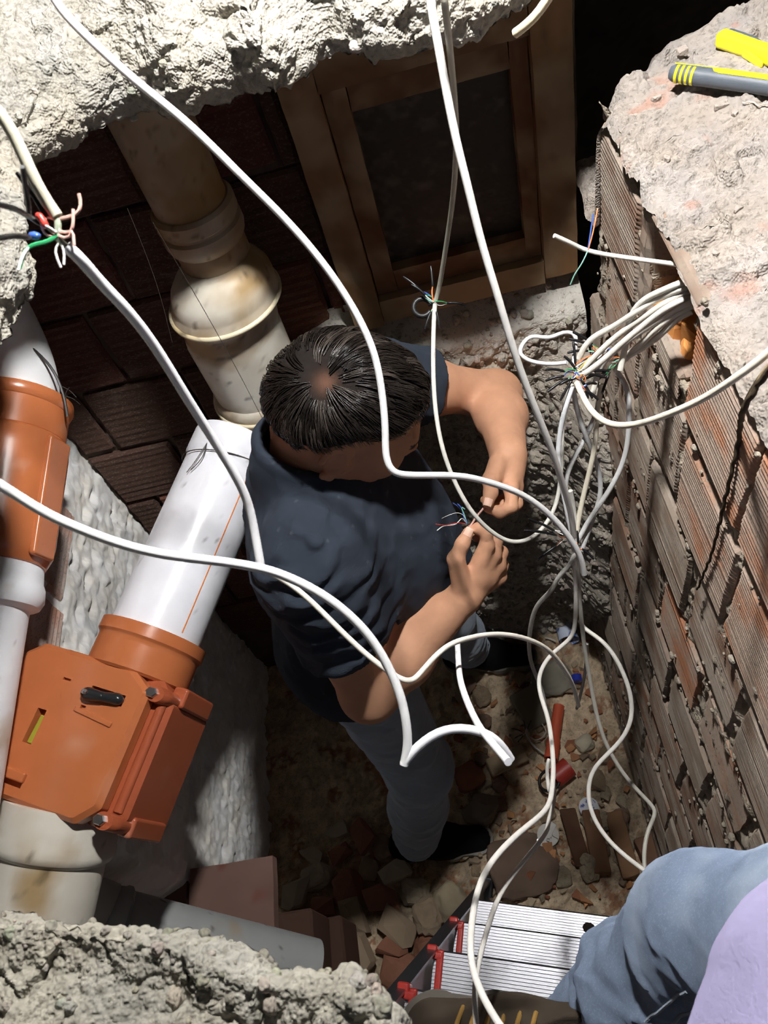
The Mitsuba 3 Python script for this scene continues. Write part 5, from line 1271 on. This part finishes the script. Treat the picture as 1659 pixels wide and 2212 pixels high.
tuft(kb[5][0], at(1318, 800, .99), [img_dir(-1, .35), img_dir(-.9, .75), img_dir(-.35, 1)], 36, (0.006, 0.010), 0.024, ('teal', 'green'))
tuft(kI, at(1246, 832, .905), [img_dir(.6, -.1, .4), img_dir(.9, .55, .2)], 37, (0.012, 0.018), 0.020, ('blue', 'white', 'orange', 'white'))

cable([(1243, 800, .97), (1240, 770, .98), (1244, 735, .99), (1236, 720, 1.0), (1215, 719, 1.0), (1185, 729, 1.0), (1150, 727, 1.0), (1130, 742, 1.0), (1124, 762, 1.0), (1138, 776, 1.0), (1165, 784, 1.0), (1195, 786, 1.0), (1225, 783, .99)], 'small loop of white cable in front of the footing, left of the splices', r=0.0026, tone=(214, 214, 214))
down = [([(1236, 835, .97), (1222, 880, .98), (1211, 930, 1.0), (1206, 990, 1.02), (1214, 1050, 1.04), (1226, 1110, 1.06), (1236, 1160, 1.08)], 'white cable dropping from the splices to the knot, leftmost of the strands there', (226, 228, 232)),
        ([(1300, 830, 1.0), (1290, 890, 1.02), (1285, 960, 1.04), (1268, 1040, 1.07), (1252, 1110, 1.09), (1243, 1165, 1.10)], 'cream cable dropping straight from the splices, in the middle of the strands', (216, 208, 190)),
        ([(1330, 800, 1.0), (1352, 835, 1.0), (1359, 890, 1.01), (1356, 950, 1.03), (1343, 1005, 1.05), (1310, 1068, 1.07), (1272, 1125, 1.09), (1250, 1165, 1.10)], 'grey cable bowed out along the brick wall, rightmost of the strands', (196, 196, 196)),
        ([(1238, 840, .99), (1248, 890, 1.02), (1265, 940, 1.04), (1288, 1000, 1.07), (1297, 1060, 1.09), (1283, 1115, 1.10), (1256, 1190, 1.11)], 'grey cable crossing behind the other strands to the right', (176, 176, 176)),
        ([(1285, 900, 1.04), (1262, 950, 1.05), (1235, 1000, 1.06), (1222, 1050, 1.07), (1232, 1120, 1.09), (1242, 1170, 1.10)], 'grey cable slanting left behind the strands above the knot', (180, 180, 180)),
        ([(1232, 1060, 1.07), (1240, 1110, 1.09), (1244, 1165, 1.10), (1236, 1210, 1.11), (1208, 1245, 1.13), (1190, 1275, 1.15), (1163, 1305, 1.18), (1147, 1350, 1.22), (1143, 1400, 1.27), (1152, 1445, 1.32), (1170, 1490, 1.36), (1178, 1530, 1.38)], 'cable leaving the knot to the left and drooping to the rubble', (196, 194, 188))]
kk = []
for pts, lb, tone in down: kk.append(cable(pts, lb, r=0.0034, tone=tone, dirt=0.2, sides=10))
kn = at(1240, 1160, 1.085)
tuft(kk[0][0], at(1228, 1160, 1.085), [img_dir(-1, -.45), img_dir(-1, -.15), img_dir(-.8, .6)], 41, (0.014, 0.022), 0.036, ('white', 'white', 'brown'))
tuft(kk[2][0], kn + img_dir(0.006, 0.012), [img_dir(.8, .7), img_dir(-.1, -1)], 42, (0.004, 0.008), 0.018, ('orange', 'pink'))
cable([(1237, 1160, 1.09), (1241, 1220, 1.12), (1244, 1290, 1.16), (1242, 1345, 1.19), (1230, 1380, 1.21), (1192, 1414, 1.22), (1167, 1455, 1.22), (1166, 1492, 1.21), (1180, 1540, 1.18), (1190, 1590, 1.13), (1195, 1650, 1.08), (1193, 1700, 1.03), (1181, 1745, .98), (1130, 1792, .92), (1070, 1852, .87), (1037, 1910, .83), (1021, 1980, .79), (1017, 2060, .75), (1030, 2120, .72), (1058, 2180, .69), (1090, 2230, .67)], 'long white cable from the knot, hanging across the ladder steps, left of two', tone=(222, 218, 212))
cable([(1186, 1640, 1.16), (1182, 1665, 1.15), (1188, 1710, 1.12), (1194, 1690, 1.10), (1197, 1720, 1.08), (1186, 1770, 1.04), (1178, 1800, 1.0), (1130, 1862, .95), (1082, 1930, .90), (1055, 2000, .85), (1036, 2070, .81), (1026, 2140, .78), (1030, 2230, .75)], 'cable hanging across the ladder steps, right of two, crossing near the shoe', r=0.0028, tone=(206, 202, 196))
cable([(1246, 1180, 1.10), (1249, 1250, 1.14), (1254, 1320, 1.18), (1263, 1400, 1.22), (1275, 1472, 1.25), (1292, 1555, 1.27), (1320, 1628, 1.28), (1368, 1697, 1.28), (1406, 1738, 1.27), (1414, 1756, 1.265), (1402, 1790, 1.26), (1392, 1840, 1.24), (1394, 1890, 1.22), (1404, 1945, 1.20)], 'grey cable running from the knot along the foot of the brick wall', tone=(176, 172, 164), dirt=0.3)
cable([(1252, 1340, 1.22), (1262, 1356, 1.22), (1300, 1385, 1.20), (1338, 1437, 1.18), (1361, 1500, 1.17), (1362, 1555, 1.17), (1335, 1606, 1.18), (1288, 1656, 1.19), (1272, 1700, 1.19), (1280, 1758, 1.18), (1320, 1820, 1.16), (1378, 1870, 1.13), (1440, 1915, 1.10)], 'S-curved white cable beside the grey one, in front of the wall foot', tone=(212, 208, 202))
cable([(1268, 1390, 1.24), (1264, 1450, 1.30), (1254, 1500, 1.36), (1246, 1530, 1.42)], 'short grey cable hanging straight down to the rubble right of the bottle', r=0.0027, tone=(184, 182, 178))
# wires in the man's fingers
hw = thing('cable', 'thin stripped wires held between the man\'s fingertips', 'cable')
hs = at(1008, 1132, 1.245)
wire_(hw, [at(1014, 1140, 1.25), at(1028, 1118, 1.25), at(1046, 1096, 1.248)], 'pink', 0.0016, True); wire_(hw, [hs, at(998, 1120, 1.235), at(984, 1132, 1.22), at(960, 1136, 1.215), at(944, 1146, 1.21)], 'white', 0.0008, True)
wire_(hw, [hs, at(985, 1130, 1.22), at(962, 1134, 1.215), at(941, 1132, 1.21)], 'red', 0.0006, True); wire_(hw, [hs, at(1003, 1116, 1.24), at(988, 1108, 1.235), at(954, 1120, 1.23)], 'white', 0.0005, True)
wire_(hw, [hs, at(1002, 1118, 1.24), at(998, 1100, 1.24), at(988, 1088, 1.24)], 'blue', 0.0009, True); wire_(hw, [hs, at(1003, 1112, 1.24), at(997, 1096, 1.238), at(1004, 1100, 1.24)], 'teal', 0.0009, True); wire_(hw, [at(1010, 1130, 1.25), at(995, 1100, 1.245), at(978, 1086, 1.245)], 'blue', 0.0006, True)
# cut stub at the top edge
stub, _ = cable([(1230, -70, .66), (1185, -5, .68), (1160, 30, .69), (1135, 55, .70), (1113, 72, .71)], 'cut cream cable stub poking in at the top edge over the window', r=0.0042, tone=(222, 206, 172))
# cobweb threads in front of the stack
for i, (a, b, lb) in enumerate([((330, 480, .98), (590, 950, 1.30), 'fine dark thread slanting over the drain stack, longer of two'), ((275, 450, 1.0), (372, 740, 1.15), 'fine dark thread hanging left of the drain stack')]):
    k = thing('thread', lb, 'thread'); a, b = at(*a), at(*b)
    obj('strand', sweep(spline([a, (a + b) / 2 + [0.004, 0, -0.006], b], 30), 0.0004, 4), 'mat_satin', k, color=lin(60, 54, 48))

# twine hanging over the edge of the ledge against the bricks
tw = thing('twine', 'dark twine hanging over the ledge edge down the right brick wall, near the right side', 'string')
tp = [at(1700, 760, .60), at(1659, 803, .622), at(1630, 842, .640), at(1607, 885, .662)]
for px, py in ((1597, 940), (1583, 1010), (1566, 1080), (1552, 1140), (1536, 1200), (1520, 1240), (1506, 1275)):
    d = at(px, py, 1.0) - EYE; tp.append(EYE + d * ((XR - 0.0075) / d[0]))
ln = spline(tp, step=0.004); wob = 0.0022 * np.stack([0 * ln[:, 0], np.sin(np.arange(len(ln)) * 0.9), 0 * ln[:, 0]], -1) * fbm(ln, 0.02, 2, 1990)[:, None]
obj('strand', sweep(ln + wob, np.linspace(0.0030, 0.0014, len(ln)), 7), 'mat_matte', tw, smooth=True, color=lin(70, 60, 48)); obj('strand', sweep(ln[:40] + [0.002, 0.003, 0.003], 0.0026, 7), 'mat_matte', tw, smooth=True, color=lin(150, 132, 104))
# ------------------------------------------------------------------ hand tools on the ledge
YEL, GRY = (232, 222, 48), (84, 90, 98)
def ledge_frame(p, q):
    """Frame of a tool lying on the ledge from p towards q (plan view)."""
    d = np.array([q[0] - p[0], q[1] - p[1], 0.0]); d /= np.linalg.norm(d)
    return np.stack([d, [-d[1], d[0], 0], [0, 0, 1.0]], 1)
def on_plane(x, y, z):
    d = at(x, y, 1.0) - EYE; return EYE + d * (z - EYE[2]) / d[2]
zt = 1.797
K0, K1 = on_plane(1450, 140, zt), on_plane(1662, 172, zt)
MK = ledge_frame(K0, K1); zk = max(ledge_z(*(K0 + (K1 - K0) * t)[:2]) for t in (0.1, 0.5, 0.9)) - 0.004
def kput(m, M=MK, o=None):
    v, f, _ = meshkit.arrays(m); o = np.array([K0[0], K0[1], zk]) if o is None else o
    return v @ M.T + o, f
knife = thing('stripping_tool', 'grey and yellow handled tool lying on the pale ledge, four yellow bars at its end', 'hand tool')
KL, KR = 0.150, 0.0105
line = [(x, 0.004 * math.sin(x * 12), KR + 0.0012) for x in np.linspace(0.0, KL, 40)]
rr = KR * np.array([min(1, 0.86 + 0.14 * min(1, i / 5)) for i in range(40)]); rr[0] *= 0.8
gr = sweep(line, rr, 28)
v, f = kput((gr[0], gr[1])); obj('handle', (v, f), 'mat_satin', knife, smooth=40, color=lin(*GRY))
# yellow upper half: a slightly fatter half shell
def half_shell(x0, x1, r, a0, a1, t=0.0012, n=24, m=14, taper=None):
    out = []
    for rad in (r, r - t):
        P = np.zeros((n, m, 3))
        for i, x in enumerate(np.linspace(x0, x1, n)):
            s = a0 if taper is None else a0 + (a1 - a0) * taper(x)
            aa = np.linspace(s, a1, m)
            P[i, :, 0] = x; P[i, :, 1] = 0.004 * math.sin(x * 12) + rad * np.cos(aa); P[i, :, 2] = KR + 0.0012 + rad * np.sin(aa)
        out.append(P)
    a, b = out
    P = np.concatenate([a, b[:, ::-1]], 1)
    return grid_mesh(P, wrap_t=True)
camside = -1 if (MK[:, 1] @ (EYE - K0)) < 0 else 1
a_far, a_near = (math.radians(175), math.radians(62)) if camside > 0 else (math.radians(5), math.radians(118))
v, f = kput(half_shell(0.002, KL, KR + 0.0008, a_near, a_far, taper=lambda x: 0.55 * (1 - ss(0.045, 0.056, x)))); top_ = obj('top_shell', (v, f), 'mat_gloss', knife, smooth=40, color=lin(*YEL), label='yellow upper shell')
a1, a2 = (math.radians(-45), math.radians(88)) if camside > 0 else (math.radians(92), math.radians(225))
for i in range(4):
    x = 0.0085 + 0.0065 * i
    v, f = kput(half_shell(x, x + 0.0034, KR + 0.0007, a1, a2, n=4)); obj('grip_bar', (v, f), 'mat_gloss', knife, smooth=40, color=lin(*YEL), label='yellow grip bar')
# small printed scale on the yellow shell
for i in range(16):
    x = 0.088 + 0.0022 * i + (0.003 if i > 6 else 0); aa = math.radians(80 if camside > 0 else 100)
    hgt = 0.0050 if i in (9, 13) else 0.0026
    c = np.array([x, 0.004 * math.sin(x * 12), KR + 0.0012]); n_ = np.array([0, math.cos(aa), math.sin(aa)]); t_ = np.array([0, -math.sin(aa), math.cos(aa)])
    v, f = kput(sweep([c + n_ * (KR + 0.0009) - t_ * hgt / 2 - [0.0006, 0, 0], c + n_ * (KR + 0.0010), c + n_ * (KR + 0.0009) + t_ * hgt / 2 + [0.0006, 0, 0]], 0.00022, 4)); obj('scale_mark', (v, f), 'mat_satin', top_, color=lin(120, 110, 30))
punch = thing('punch_tool', 'bright yellow tool with grey back at the top right corner on the pale ledge', 'hand tool')
U0, U1 = on_plane(1553, 40, 1.80), on_plane(1668, 76, 1.80); MU = ledge_frame(U0, U1); zu = max(ledge_z(*(U0 + (U1 - U0) * t)[:2]) for t in (0.1, 0.6)) - 0.003
OU = np.array([U0[0], U0[1], zu])
side_ = 1 if (MU[:, 1] @ (EYE - U0)) > 0 else -1
pb = m3.Manifold.batch_hull([rbox((0.018, 0.019, 0.020), 0.006).translate((0.012, 0, 0.011)), rbox((0.02, 0.017, 0.020), 0.006).translate((0.06, side_ * 0.001, 0.011))]) + m3.Manifold.batch_hull([rbox((0.02, 0.017, 0.020), 0.006).translate((0.06, side_ * 0.001, 0.011)), rbox((0.02, 0.022, 0.020), 0.006).translate((0.115, side_ * 0.002, 0.011))])
v, f = kput(pb.refine_to_length(0.006), MU, OU); obj('handle', (v, f), 'mat_gloss', punch, smooth=40, color=lin(*YEL))
gb = m3.Manifold.batch_hull([m3.Manifold.sphere(0.0055, 24).translate((0.014, -side_ * 0.008, 0.015)), m3.Manifold.sphere(0.0065, 24).translate((0.045, -side_ * 0.0085, 0.013)), m3.Manifold.sphere(0.003, 24).translate((0.066, -side_ * 0.008, 0.013))])
v, f = kput(gb, MU, OU); obj('back', (v, f), 'mat_satin', punch, smooth=40, color=lin(*GRY), label='grey rubber back')
tg = m3.Manifold.batch_hull([rbox((0.012, 0.006, 0.010), 0.0028).translate((0.054, side_ * 0.0085, 0.008)), rbox((0.010, 0.005, 0.008), 0.0024).translate((0.078, side_ * 0.0145, 0.006))])
v, f = kput(tg, MU, OU); obj('trigger', (v, f), 'mat_gloss', punch, smooth=40, color=lin(*YEL), label='yellow trigger tongue')
sc = thing('wire_scrap', 'thin pale scrap of wire on the ledge below the grey and yellow tool', 'wire')
a, b = on_plane(1608, 192, 1.792), on_plane(1668, 204, 1.792)
pts = [a + (b - a) * t for t in np.linspace(0, 1, 10)]
pts = [np.array([p[0], p[1], ledge_z(p[0], p[1]) + 0.0008]) for p in pts]
obj('wire', sweep(spline(pts, 30), 0.0008, 6), 'mat_satin', sc, color=lin(214, 200, 180))
# loose lumps lying on the ledge
for i, (px, py, s) in enumerate([(1560, 205, .008), (1590, 224, .005), (1440, 310, .005), (1600, 420, .005), (1545, 520, .006), (1420, 180, .006), (1475, 90, .008)]):
    p = on_plane(px, py, 1.78); z = ledge_z(p[0], p[1])
    v, f = shard((s * 2.4, s * 1.7, s * 1.4), 1200 + i)
    v = v @ rotz(i * 1.3).T + [p[0], p[1], z - s * 0.15]
    k = key_for('pebble'); scene[k] = mikit.ply((v, f), 'mat_grain', smooth=False, color=np.tile(lin(160, 150, 142), (len(v), 1)))
    tag(k, 'small pale pebble lying on the dusty ledge near the tools', 'stone', 'pebbles on the ledge')

# ------------------------------------------------------------------ pieces on the pit floor
def floor_at(px, py, z=0.02):
    p = on_plane(px, py, z)
    for _ in range(3): p = on_plane(px, py, float(floor_z(p[0], p[1])) + 0.005)
    return p
def lay(mesh, p, ang, dz, tilt=(0, 0)):
    v, f, _ = meshkit.arrays(mesh)
    R = rotz(ang) @ rotx(tilt[0]) @ roty(tilt[1])
    v = v @ R.T
    return v + [p[0], p[1], p[2] - v[:, 2].min() * 1.0 + dz], f
# bottle
bt = thing('bottle', 'clear plastic water bottle with blue label and blue cap, lying at the wall foot', 'bottle')
b0, b1 = floor_at(1222, 1352), floor_at(1240, 1442); bd = (b1 - b0); bd[2] = 0; L_ = np.linalg.norm(bd); bd /= L_
bo = b0 + [0, 0, 0.036]
scene['mat_pet'] = {'type': 'thindielectric', 'int_ior': 1.35}
prof = [(0.0, 0.0), (0.002, 0.018), (0.008, 0.029), (0.02, 0.0315), (0.07, 0.0315), (0.074, 0.030), (0.085, 0.0315), (0.125, 0.0315), (0.15, 0.024), (0.17, 0.0135), (0.185, 0.0125)]
s_ = max(1.0, L_ / 0.20)
obj('body', dense_lathe([(a * s_, b) for a, b in prof], bo, bo + bd, 40, 0.01), 'mat_pet', bt, smooth=40)
v, f = dense_lathe([(0.022 * s_, 0.0319), (0.068 * s_, 0.0319)], bo, bo + bd, 40, 0.01); obj('label', (v, f), 'mat_satin', bt, smooth=True, color=np.where((fbm(v, 0.018, 2, 1301) > 0.52)[:, None], lin(200, 210, 230), lin(52, 84, 150)), label='blue and white label')
obj('cap', lathe([(0.182 * s_, 0), (0.182 * s_, 0.0152), (0.200 * s_, 0.0150), (0.202 * s_, 0.013), (0.202 * s_, 0)], bo, bo + bd, 28, False), 'mat_gloss', bt, smooth=35, color=lin(44, 58, 160), label='blue screw cap')
# orange pipe offcut
op = thing('pipe_offcut', 'orange-red length of small plastic pipe lying among the rubble', 'pipe')
p0, p1 = floor_at(1208, 1530), floor_at(1192, 1640); p0[2] += 0.020; p1[2] += 0.026; p1 += (p1 - p0) * 0.05
pd = (p1 - p0) / np.linalg.norm(p1 - p0); Lp = np.linalg.norm(p1 - p0)
obj('pipe', dense_lathe([(0, 0.013), (0, 0.016), (Lp * 0.62, 0.016), (Lp * 0.66, 0.019), (Lp, 0.020), (Lp, 0.016), (Lp - 0.03, 0.013)], p0, p0 + pd, 32, 0.01), 'mat_satin', op, smooth=40, color=lin(188, 84, 58))
rs = thing('pipe_scrap', 'dull red scrap of broken pipe half under a dark hoop on the floor', 'pipe')
p = floor_at(1216, 1696); v, f = dense_lathe([(0, 0.024), (0, 0.028), (0.055, 0.028), (0.055, 0.024)], p + [-0.02, 0.015, 0.022], p + [0.8, 0.45, 0.05], 28, 0.01)
obj('pipe', (v, f), 'mat_satin', rs, smooth=40, color=lin(150, 50, 42))
obj('hoop', sweep([p + [-0.035 + 0.028 * math.cos(t), 0.01 + 0.028 * math.sin(t), 0.030 + 0.012 * math.cos(t)] for t in np.linspace(0.3, 5.9, 40)], 0.004, 8), 'mat_satin', rs, smooth=True, color=lin(30, 28, 28), label='dark rubber hoop')
# white wall socket insert
so = thing('socket_insert', 'old white electrical socket insert lying on the floor beside the hanging cables', 'socket')
p = floor_at(1184, 1806)
so_m = m3.Manifold.cylinder(0.012, 0.029, 0.029, 40) + rbox((0.070, 0.020, 0.010), 0.003).translate((0, 0, 0.008))
so_m = so_m - m3.Manifold.cylinder(0.02, 0.006, 0.006, 20).translate((0.010, 0.004, 0.005)) - m3.Manifold.cylinder(0.02, 0.005, 0.005, 20).translate((-0.012, -0.006, 0.005)) - m3.Manifold.cube((0.010, 0.016, 0.02), True).translate((0.0, -0.018, 0.013))
v, f = lay(so_m, p, 0.9, 0.006, (0.15, -0.1)); obj('body', (v, f), 'mat_satin', so, smooth=30, color=lin(206, 202, 196))
for q in ((0.024, 0.0), (-0.022, 0.010)):
    v, f = lay(m3.Manifold.cylinder(0.004, 0.0045, 0.0045, 16).translate((q[0], q[1], 0.0)), p + [0, 0, 0.018], 0.9, 0.0); obj('screw', (v + [0.9 * q[0] * 0.3, 0, 0], f), 'mat_steel', so, smooth=30)
# round blue and white lid
lid_ = thing('lid', 'small round white lid printed with blue, on the floor near the wall', 'lid')
p = floor_at(1272, 1748)
v, f = lay(m3.Manifold.cylinder(0.006, 0.028, 0.027, 48).refine_to_length(0.004), p, 0.3, 0.012, (0.12, 0.1))
r_ = np.linalg.norm((v - v.mean(0))[:, :2], axis=1)
blue = ((fbm(v, 0.009, 2, 1310) > 0.53) & (r_ < 0.023))[:, None]
obj('disc', (v, f), 'mat_satin', lid_, smooth=30, color=np.where(blue, lin(58, 80, 150), lin(206, 208, 216)))
# clear plastic bag
bag = thing('plastic_bag', 'crumpled clear plastic bag on the floor at the foot of the right wall', 'bag')
p = floor_at(1262, 1672)
gx_, gy_ = np.meshgrid(np.linspace(-1, 1, 70), np.linspace(-1, 1, 60), indexing='ij')
q = np.stack([gx_ * 0.085, gy_ * 0.075, 0 * gx_], -1).reshape(-1, 3)
zz = 0.012 + 0.030 * (1 - (gx_.ravel() ** 2 + gy_.ravel() ** 2) / 2) + 0.030 * (np.abs(fbm(q, 0.045, 3, 1320) - 0.5) * 2 - 0.3) + 0.012 * np.abs(fbm(q, 0.015, 2, 1322) - 0.5)
q[:, :2] *= (1 + 0.25 * (fbm(q, 0.06, 2, 1321) - 0.5))[:, None]; q[:, 2] = zz
v, f = grid_mesh(q.reshape(70, 60, 3)); obj('film', (v + p, f), 'mat_pet', bag, smooth=True)
tape = thing('plastic_film', 'scrap of shiny clear film stuck on the brick wall below the cable bundle', 'plastic')
q = np.stack([gx_ * 0.020, gy_ * 0.042, 0 * gx_], -1).reshape(-1, 3); q[:, 2] = 0.010 * (fbm(q, 0.018, 3, 1330) - 0.5) * 2
p = at(1362, 812, 1.0); Mt = frame((EYE - p), (0, 0, 1))
v, f = grid_mesh(q.reshape(70, 60, 3)); obj('film', (v @ Mt.T + p, f), 'mat_pet', tape, smooth=True)
# larger slabs, bricks and boards, each its own thing
def block(name, label, cat_, px, py, size, ang, color, seed, tilt=(0, 0), dz=-0.006, kind='brick', bsdf='mat_matte'):
    p = floor_at(px, py)
    if kind == 'brick': m = meshkit.arrays(m3.Manifold.batch_hull([m3.Manifold.sphere(0.004, 8).translate(tuple((np.array(s) - 0.5) * 2 * (np.array(size) / 2 - 0.004) * np.random.default_rng(seed + i).uniform(0.9, 1.0, 3))) for i, s in enumerate(np.ndindex(2, 2, 2))]).refine_to_length(0.012))[:2]
    elif kind == 'stone': m = stone(size, seed, 0.35, 3)
    else: m = shard(size, seed)
    v, f = m[0], m[1]
    if kind != 'shard': v = v + 0.05 * min(size) * ((fbm(v, 0.02, 3, seed) - 0.5) * 2)[:, None] * v / (np.linalg.norm(v, axis=1, keepdims=True) + 1e-6)
    k = thing(name, label, cat_)
    c = lin(*color) * (0.7 + 0.6 * fbm(v, 0.04, 4, seed + 1))[:, None]
    v2, f = lay((v, f), p, ang, dz, tilt)
    scene[k] = mikit.ply((v2, f), bsdf, smooth=False if kind == 'shard' else True, color=np.clip(c, 0.01, 0.9))
block('flat_tile', 'flat beige board lying between the man\'s shoes and the orange pipe', 'board', 1098, 1648, (0.125, 0.055, 0.018), 0.28, (150, 132, 108), 1401, (0.05, 0.1), 0.012)
block('brick_chunk', 'rounded reddish brick lump beside the beige board', 'brick', 1016, 1682, (0.085, 0.075, 0.055), 0.5, (136, 92, 72), 1402, kind='stone')
block('flagstone', 'large flat brown stone slab on the floor just beyond the ladder', 'stone', 1130, 1870, (0.175, 0.150, 0.030), 0.2, (112, 94, 82), 1403, (0.0, 0.06), 0.0, 'stone')
block('wood_offcut', 'short brown piece of timber, leftmost of three upright pieces on the floor', 'timber', 1243, 1815, (0.044, 0.155, 0.045), 0.05, (88, 64, 50), 1404)
block('wood_offcut', 'rounded brown piece of timber between the two squared ones', 'timber', 1288, 1822, (0.050, 0.165, 0.045), -0.06, (116, 86, 66), 1405)
block('wood_offcut', 'squared tan piece of timber, rightmost of the three, under the cable', 'timber', 1343, 1828, (0.048, 0.170, 0.048), 0.02, (128, 98, 74), 1406)
block('brick_chunk', 'thick brown brick lump in the corner by the foot of the right wall', 'brick', 1405, 1850, (0.060, 0.090, 0.060), 0.2, (110, 82, 66), 1407)
block('concrete_lump', 'pale lump of concrete by the lower left rail of the ladder', 'concrete', 985, 1965, (0.085, 0.105, 0.080), 0.4, (150, 138, 116), 1408, kind='stone')
block('stone', 'grey stone with a worn top below the man\'s far shoe', 'stone', 1010, 1465, (0.085, 0.050, 0.040), 0.2, (132, 126, 104), 1409, kind='stone')
block('flagstone', 'wide grey stone in front of the footing, right of the man\'s far shoe', 'stone', 1190, 1470, (0.120, 0.100, 0.040), 0.1, (128, 124, 112), 1410, kind='stone')
block('flagstone', 'grey slab left of the orange pipe with a straight edge', 'stone', 1150, 1530, (0.090, 0.130, 0.026), 0.3, (120, 114, 100), 1411)
block('concrete_lump', 'whitish lump of concrete on the rubble above the plastic bag', 'concrete', 1262, 1610, (0.050, 0.045, 0.038), 0.3, (176, 168, 148), 1412, kind='stone')
block('stone', 'dusty grey stone just right of the near shoe', 'stone', 1040, 1755, (0.100, 0.080, 0.050), 0.9, (124, 112, 100), 1413, kind='stone')
# rubble under the near shoe and into the corner: a heap of broken plaster, then chips everywhere
g = np.random.default_rng(77)
heap = [(690, 1900, .07), (740, 1850, .06), (790, 1815, .075), (830, 1835, .06), (800, 1880, .07), (860, 1890, .08), (760, 1925, .08), (700, 1960, .08), (830, 1950, .09), (900, 1930, .07), (770, 1985, .09), (870, 2000, .09), (930, 1985, .07), (860, 2050, .10), (790, 2060, .09), (930, 2060, .08), (680, 1850, .06), (730, 1800, .06), (880, 2110, .10), (650, 1930, .08)]
for i, (px, py, s) in enumerate(heap):
    p = floor_at(px, py); z = 0.02 + 0.05 * math.exp(-((px - 820) / 150.0) ** 2)
    kind = i % 3
    v, f = shard((s * g.uniform(1.0, 1.5), s, s * g.uniform(.4, .7)), 1500 + i) if kind else stone((s * 1.2, s, s * .7), 1500 + i, 0.4, 2)
    base = [(170, 158, 138), (150, 132, 112), (138, 96, 78)][int(g.integers(3)) if py < 1940 else 2 if g.random() < .5 else 1]
    v2, f2 = lay((v, f), [p[0], p[1], p[2]], g.uniform(0, 6), g.uniform(-0.006, z * 0.4), (g.uniform(-.3, .3), g.uniform(-.3, .3)))
    k = key_for('rubble_block'); scene[k] = mikit.ply((v2, f2), 'mat_matte', smooth=False, color=np.clip(lin(*base) * (0.7 + 0.6 * fbm(v2, 0.03, 3, 1520))[:, None], .01, .9))
    tag(k, 'broken block of plaster or brick in the heap between the near shoe and the slab', 'rubble', 'rubble heap by the near shoe')
CHIP = [(176, 128, 92), (146, 98, 74), (172, 156, 132), (142, 126, 106), (130, 112, 96), (186, 136, 94)]
n = 0
while n < 260:
    px, py = g.uniform(960, 1420), g.uniform(1340, 1960)
    p = floor_at(px, py)
    if p[0] > 0.235 or p[0] < -0.36 or p[1] > 1.12: continue
    s = 0.012 + 0.024 * g.random() ** 2
    v, f = shard((s * g.uniform(1, 1.8), s, s * g.uniform(.3, .6)), 1600 + n, 8)
    v2, f2 = lay((v, f), p, g.uniform(0, 6.3), g.uniform(-0.002, 0.006), (g.uniform(-.4, .4), g.uniform(-.4, .4)))
    k = key_for('brick_chip'); scene[k] = mikit.ply((v2, f2), 'mat_matte', smooth=False, color=np.tile(np.clip(lin(*CHIP[int(g.integers(6))]) * g.uniform(.7, 1.15), .01, .9), (len(v2), 1)))
    tag(k, 'small chip of brick or mortar scattered on the dirt floor', 'rubble', 'chips on the pit floor'); n += 1
for i in range(46):
    px, py = g.uniform(980, 1400), g.uniform(1420, 1930)
    p = floor_at(px, py)
    if p[0] > 0.22 or p[1] > 1.08: continue
    s = g.uniform(0.025, 0.055)
    v, f = stone((s * g.uniform(1, 1.6), s, s * .6), 1900 + i, 0.5, 2) if g.random() < .5 else shard((s * g.uniform(1, 1.6), s, s * .45), 1900 + i, 12)
    v2, f2 = lay((v, f), p, g.uniform(0, 6.3), g.uniform(-0.012, 0.0), (g.uniform(-.3, .3), g.uniform(-.3, .3)))
    k = key_for('rubble_stone'); c = [(140, 122, 100), (126, 100, 80), (150, 138, 118), (118, 96, 82)][int(g.integers(4))]
    scene[k] = mikit.ply((v2, f2), 'mat_grain', smooth=False, color=np.clip(lin(*c) * (.7 + .6 * fbm(v2, 0.02, 3, 1901))[:, None], .01, .9))
    tag(k, 'palm-sized or smaller brown stone among the rubble of the pit floor', 'stone', 'stones on the pit floor')
# twigs and cut ends of cable
for i, (a, b, lb) in enumerate([((1148, 1478), (1162, 1500), 'short cut end of white cable beside the grey stone'), ((1206, 1455), (1226, 1468), 'short cut end of white cable left of the bottle cap'), ((1178, 1383), (1200, 1390), 'short cut end of white cable on the brick chips above the bottle'), ((1040, 1930), (1080, 1890), 'thin straw-coloured stalk on the flat brown slab'), ((1395, 1865), (1420, 1890), 'short bit of pale wire near the knee')]):
    k = thing('cable_scrap', lb, 'wire'); p, q_ = floor_at(*a) + [0, 0, 0.018], floor_at(*b) + [0, 0, 0.018]
    obj('bit', sweep(spline([p, (p + q_) / 2 + [0, 0, 0.003], q_], 12), 0.003 if i < 3 else 0.0012, 8), 'mat_satin', k, smooth=50, color=lin(210, 206, 196) if i != 3 else lin(150, 136, 110))
fc = thing('cable', 'short cable with frayed dark wires lying by the beige board', 'cable')
q0 = [floor_at(1138, 1590) + [0, 0, .03], floor_at(1150, 1612) + [0, 0, .025], floor_at(1180, 1636) + [0, 0, .02]]
obj('sheath', sweep(spline(q0, 30), 0.003, 8), 'mat_satin', fc, smooth=50, color=lin(180, 176, 168))
q1 = [floor_at(1138, 1592) + [0, 0, .03], floor_at(1160, 1605) + [0, 0, .03], floor_at(1180, 1590) + [0, 0, .03], floor_at(1172, 1570) + [0, 0, .025]]
obj('loop', sweep(spline(q1, 30), 0.0018, 8), 'mat_satin', fc, smooth=50, color=lin(190, 186, 178))
tuft(fc, q0[0], [img_dir(-1, -.3), img_dir(-.7, .8), img_dir(-.2, -1), img_dir(-1, .5), img_dir(.4, -1)], 61, (0.010, 0.02), 0.024, ('white', 'brown'))
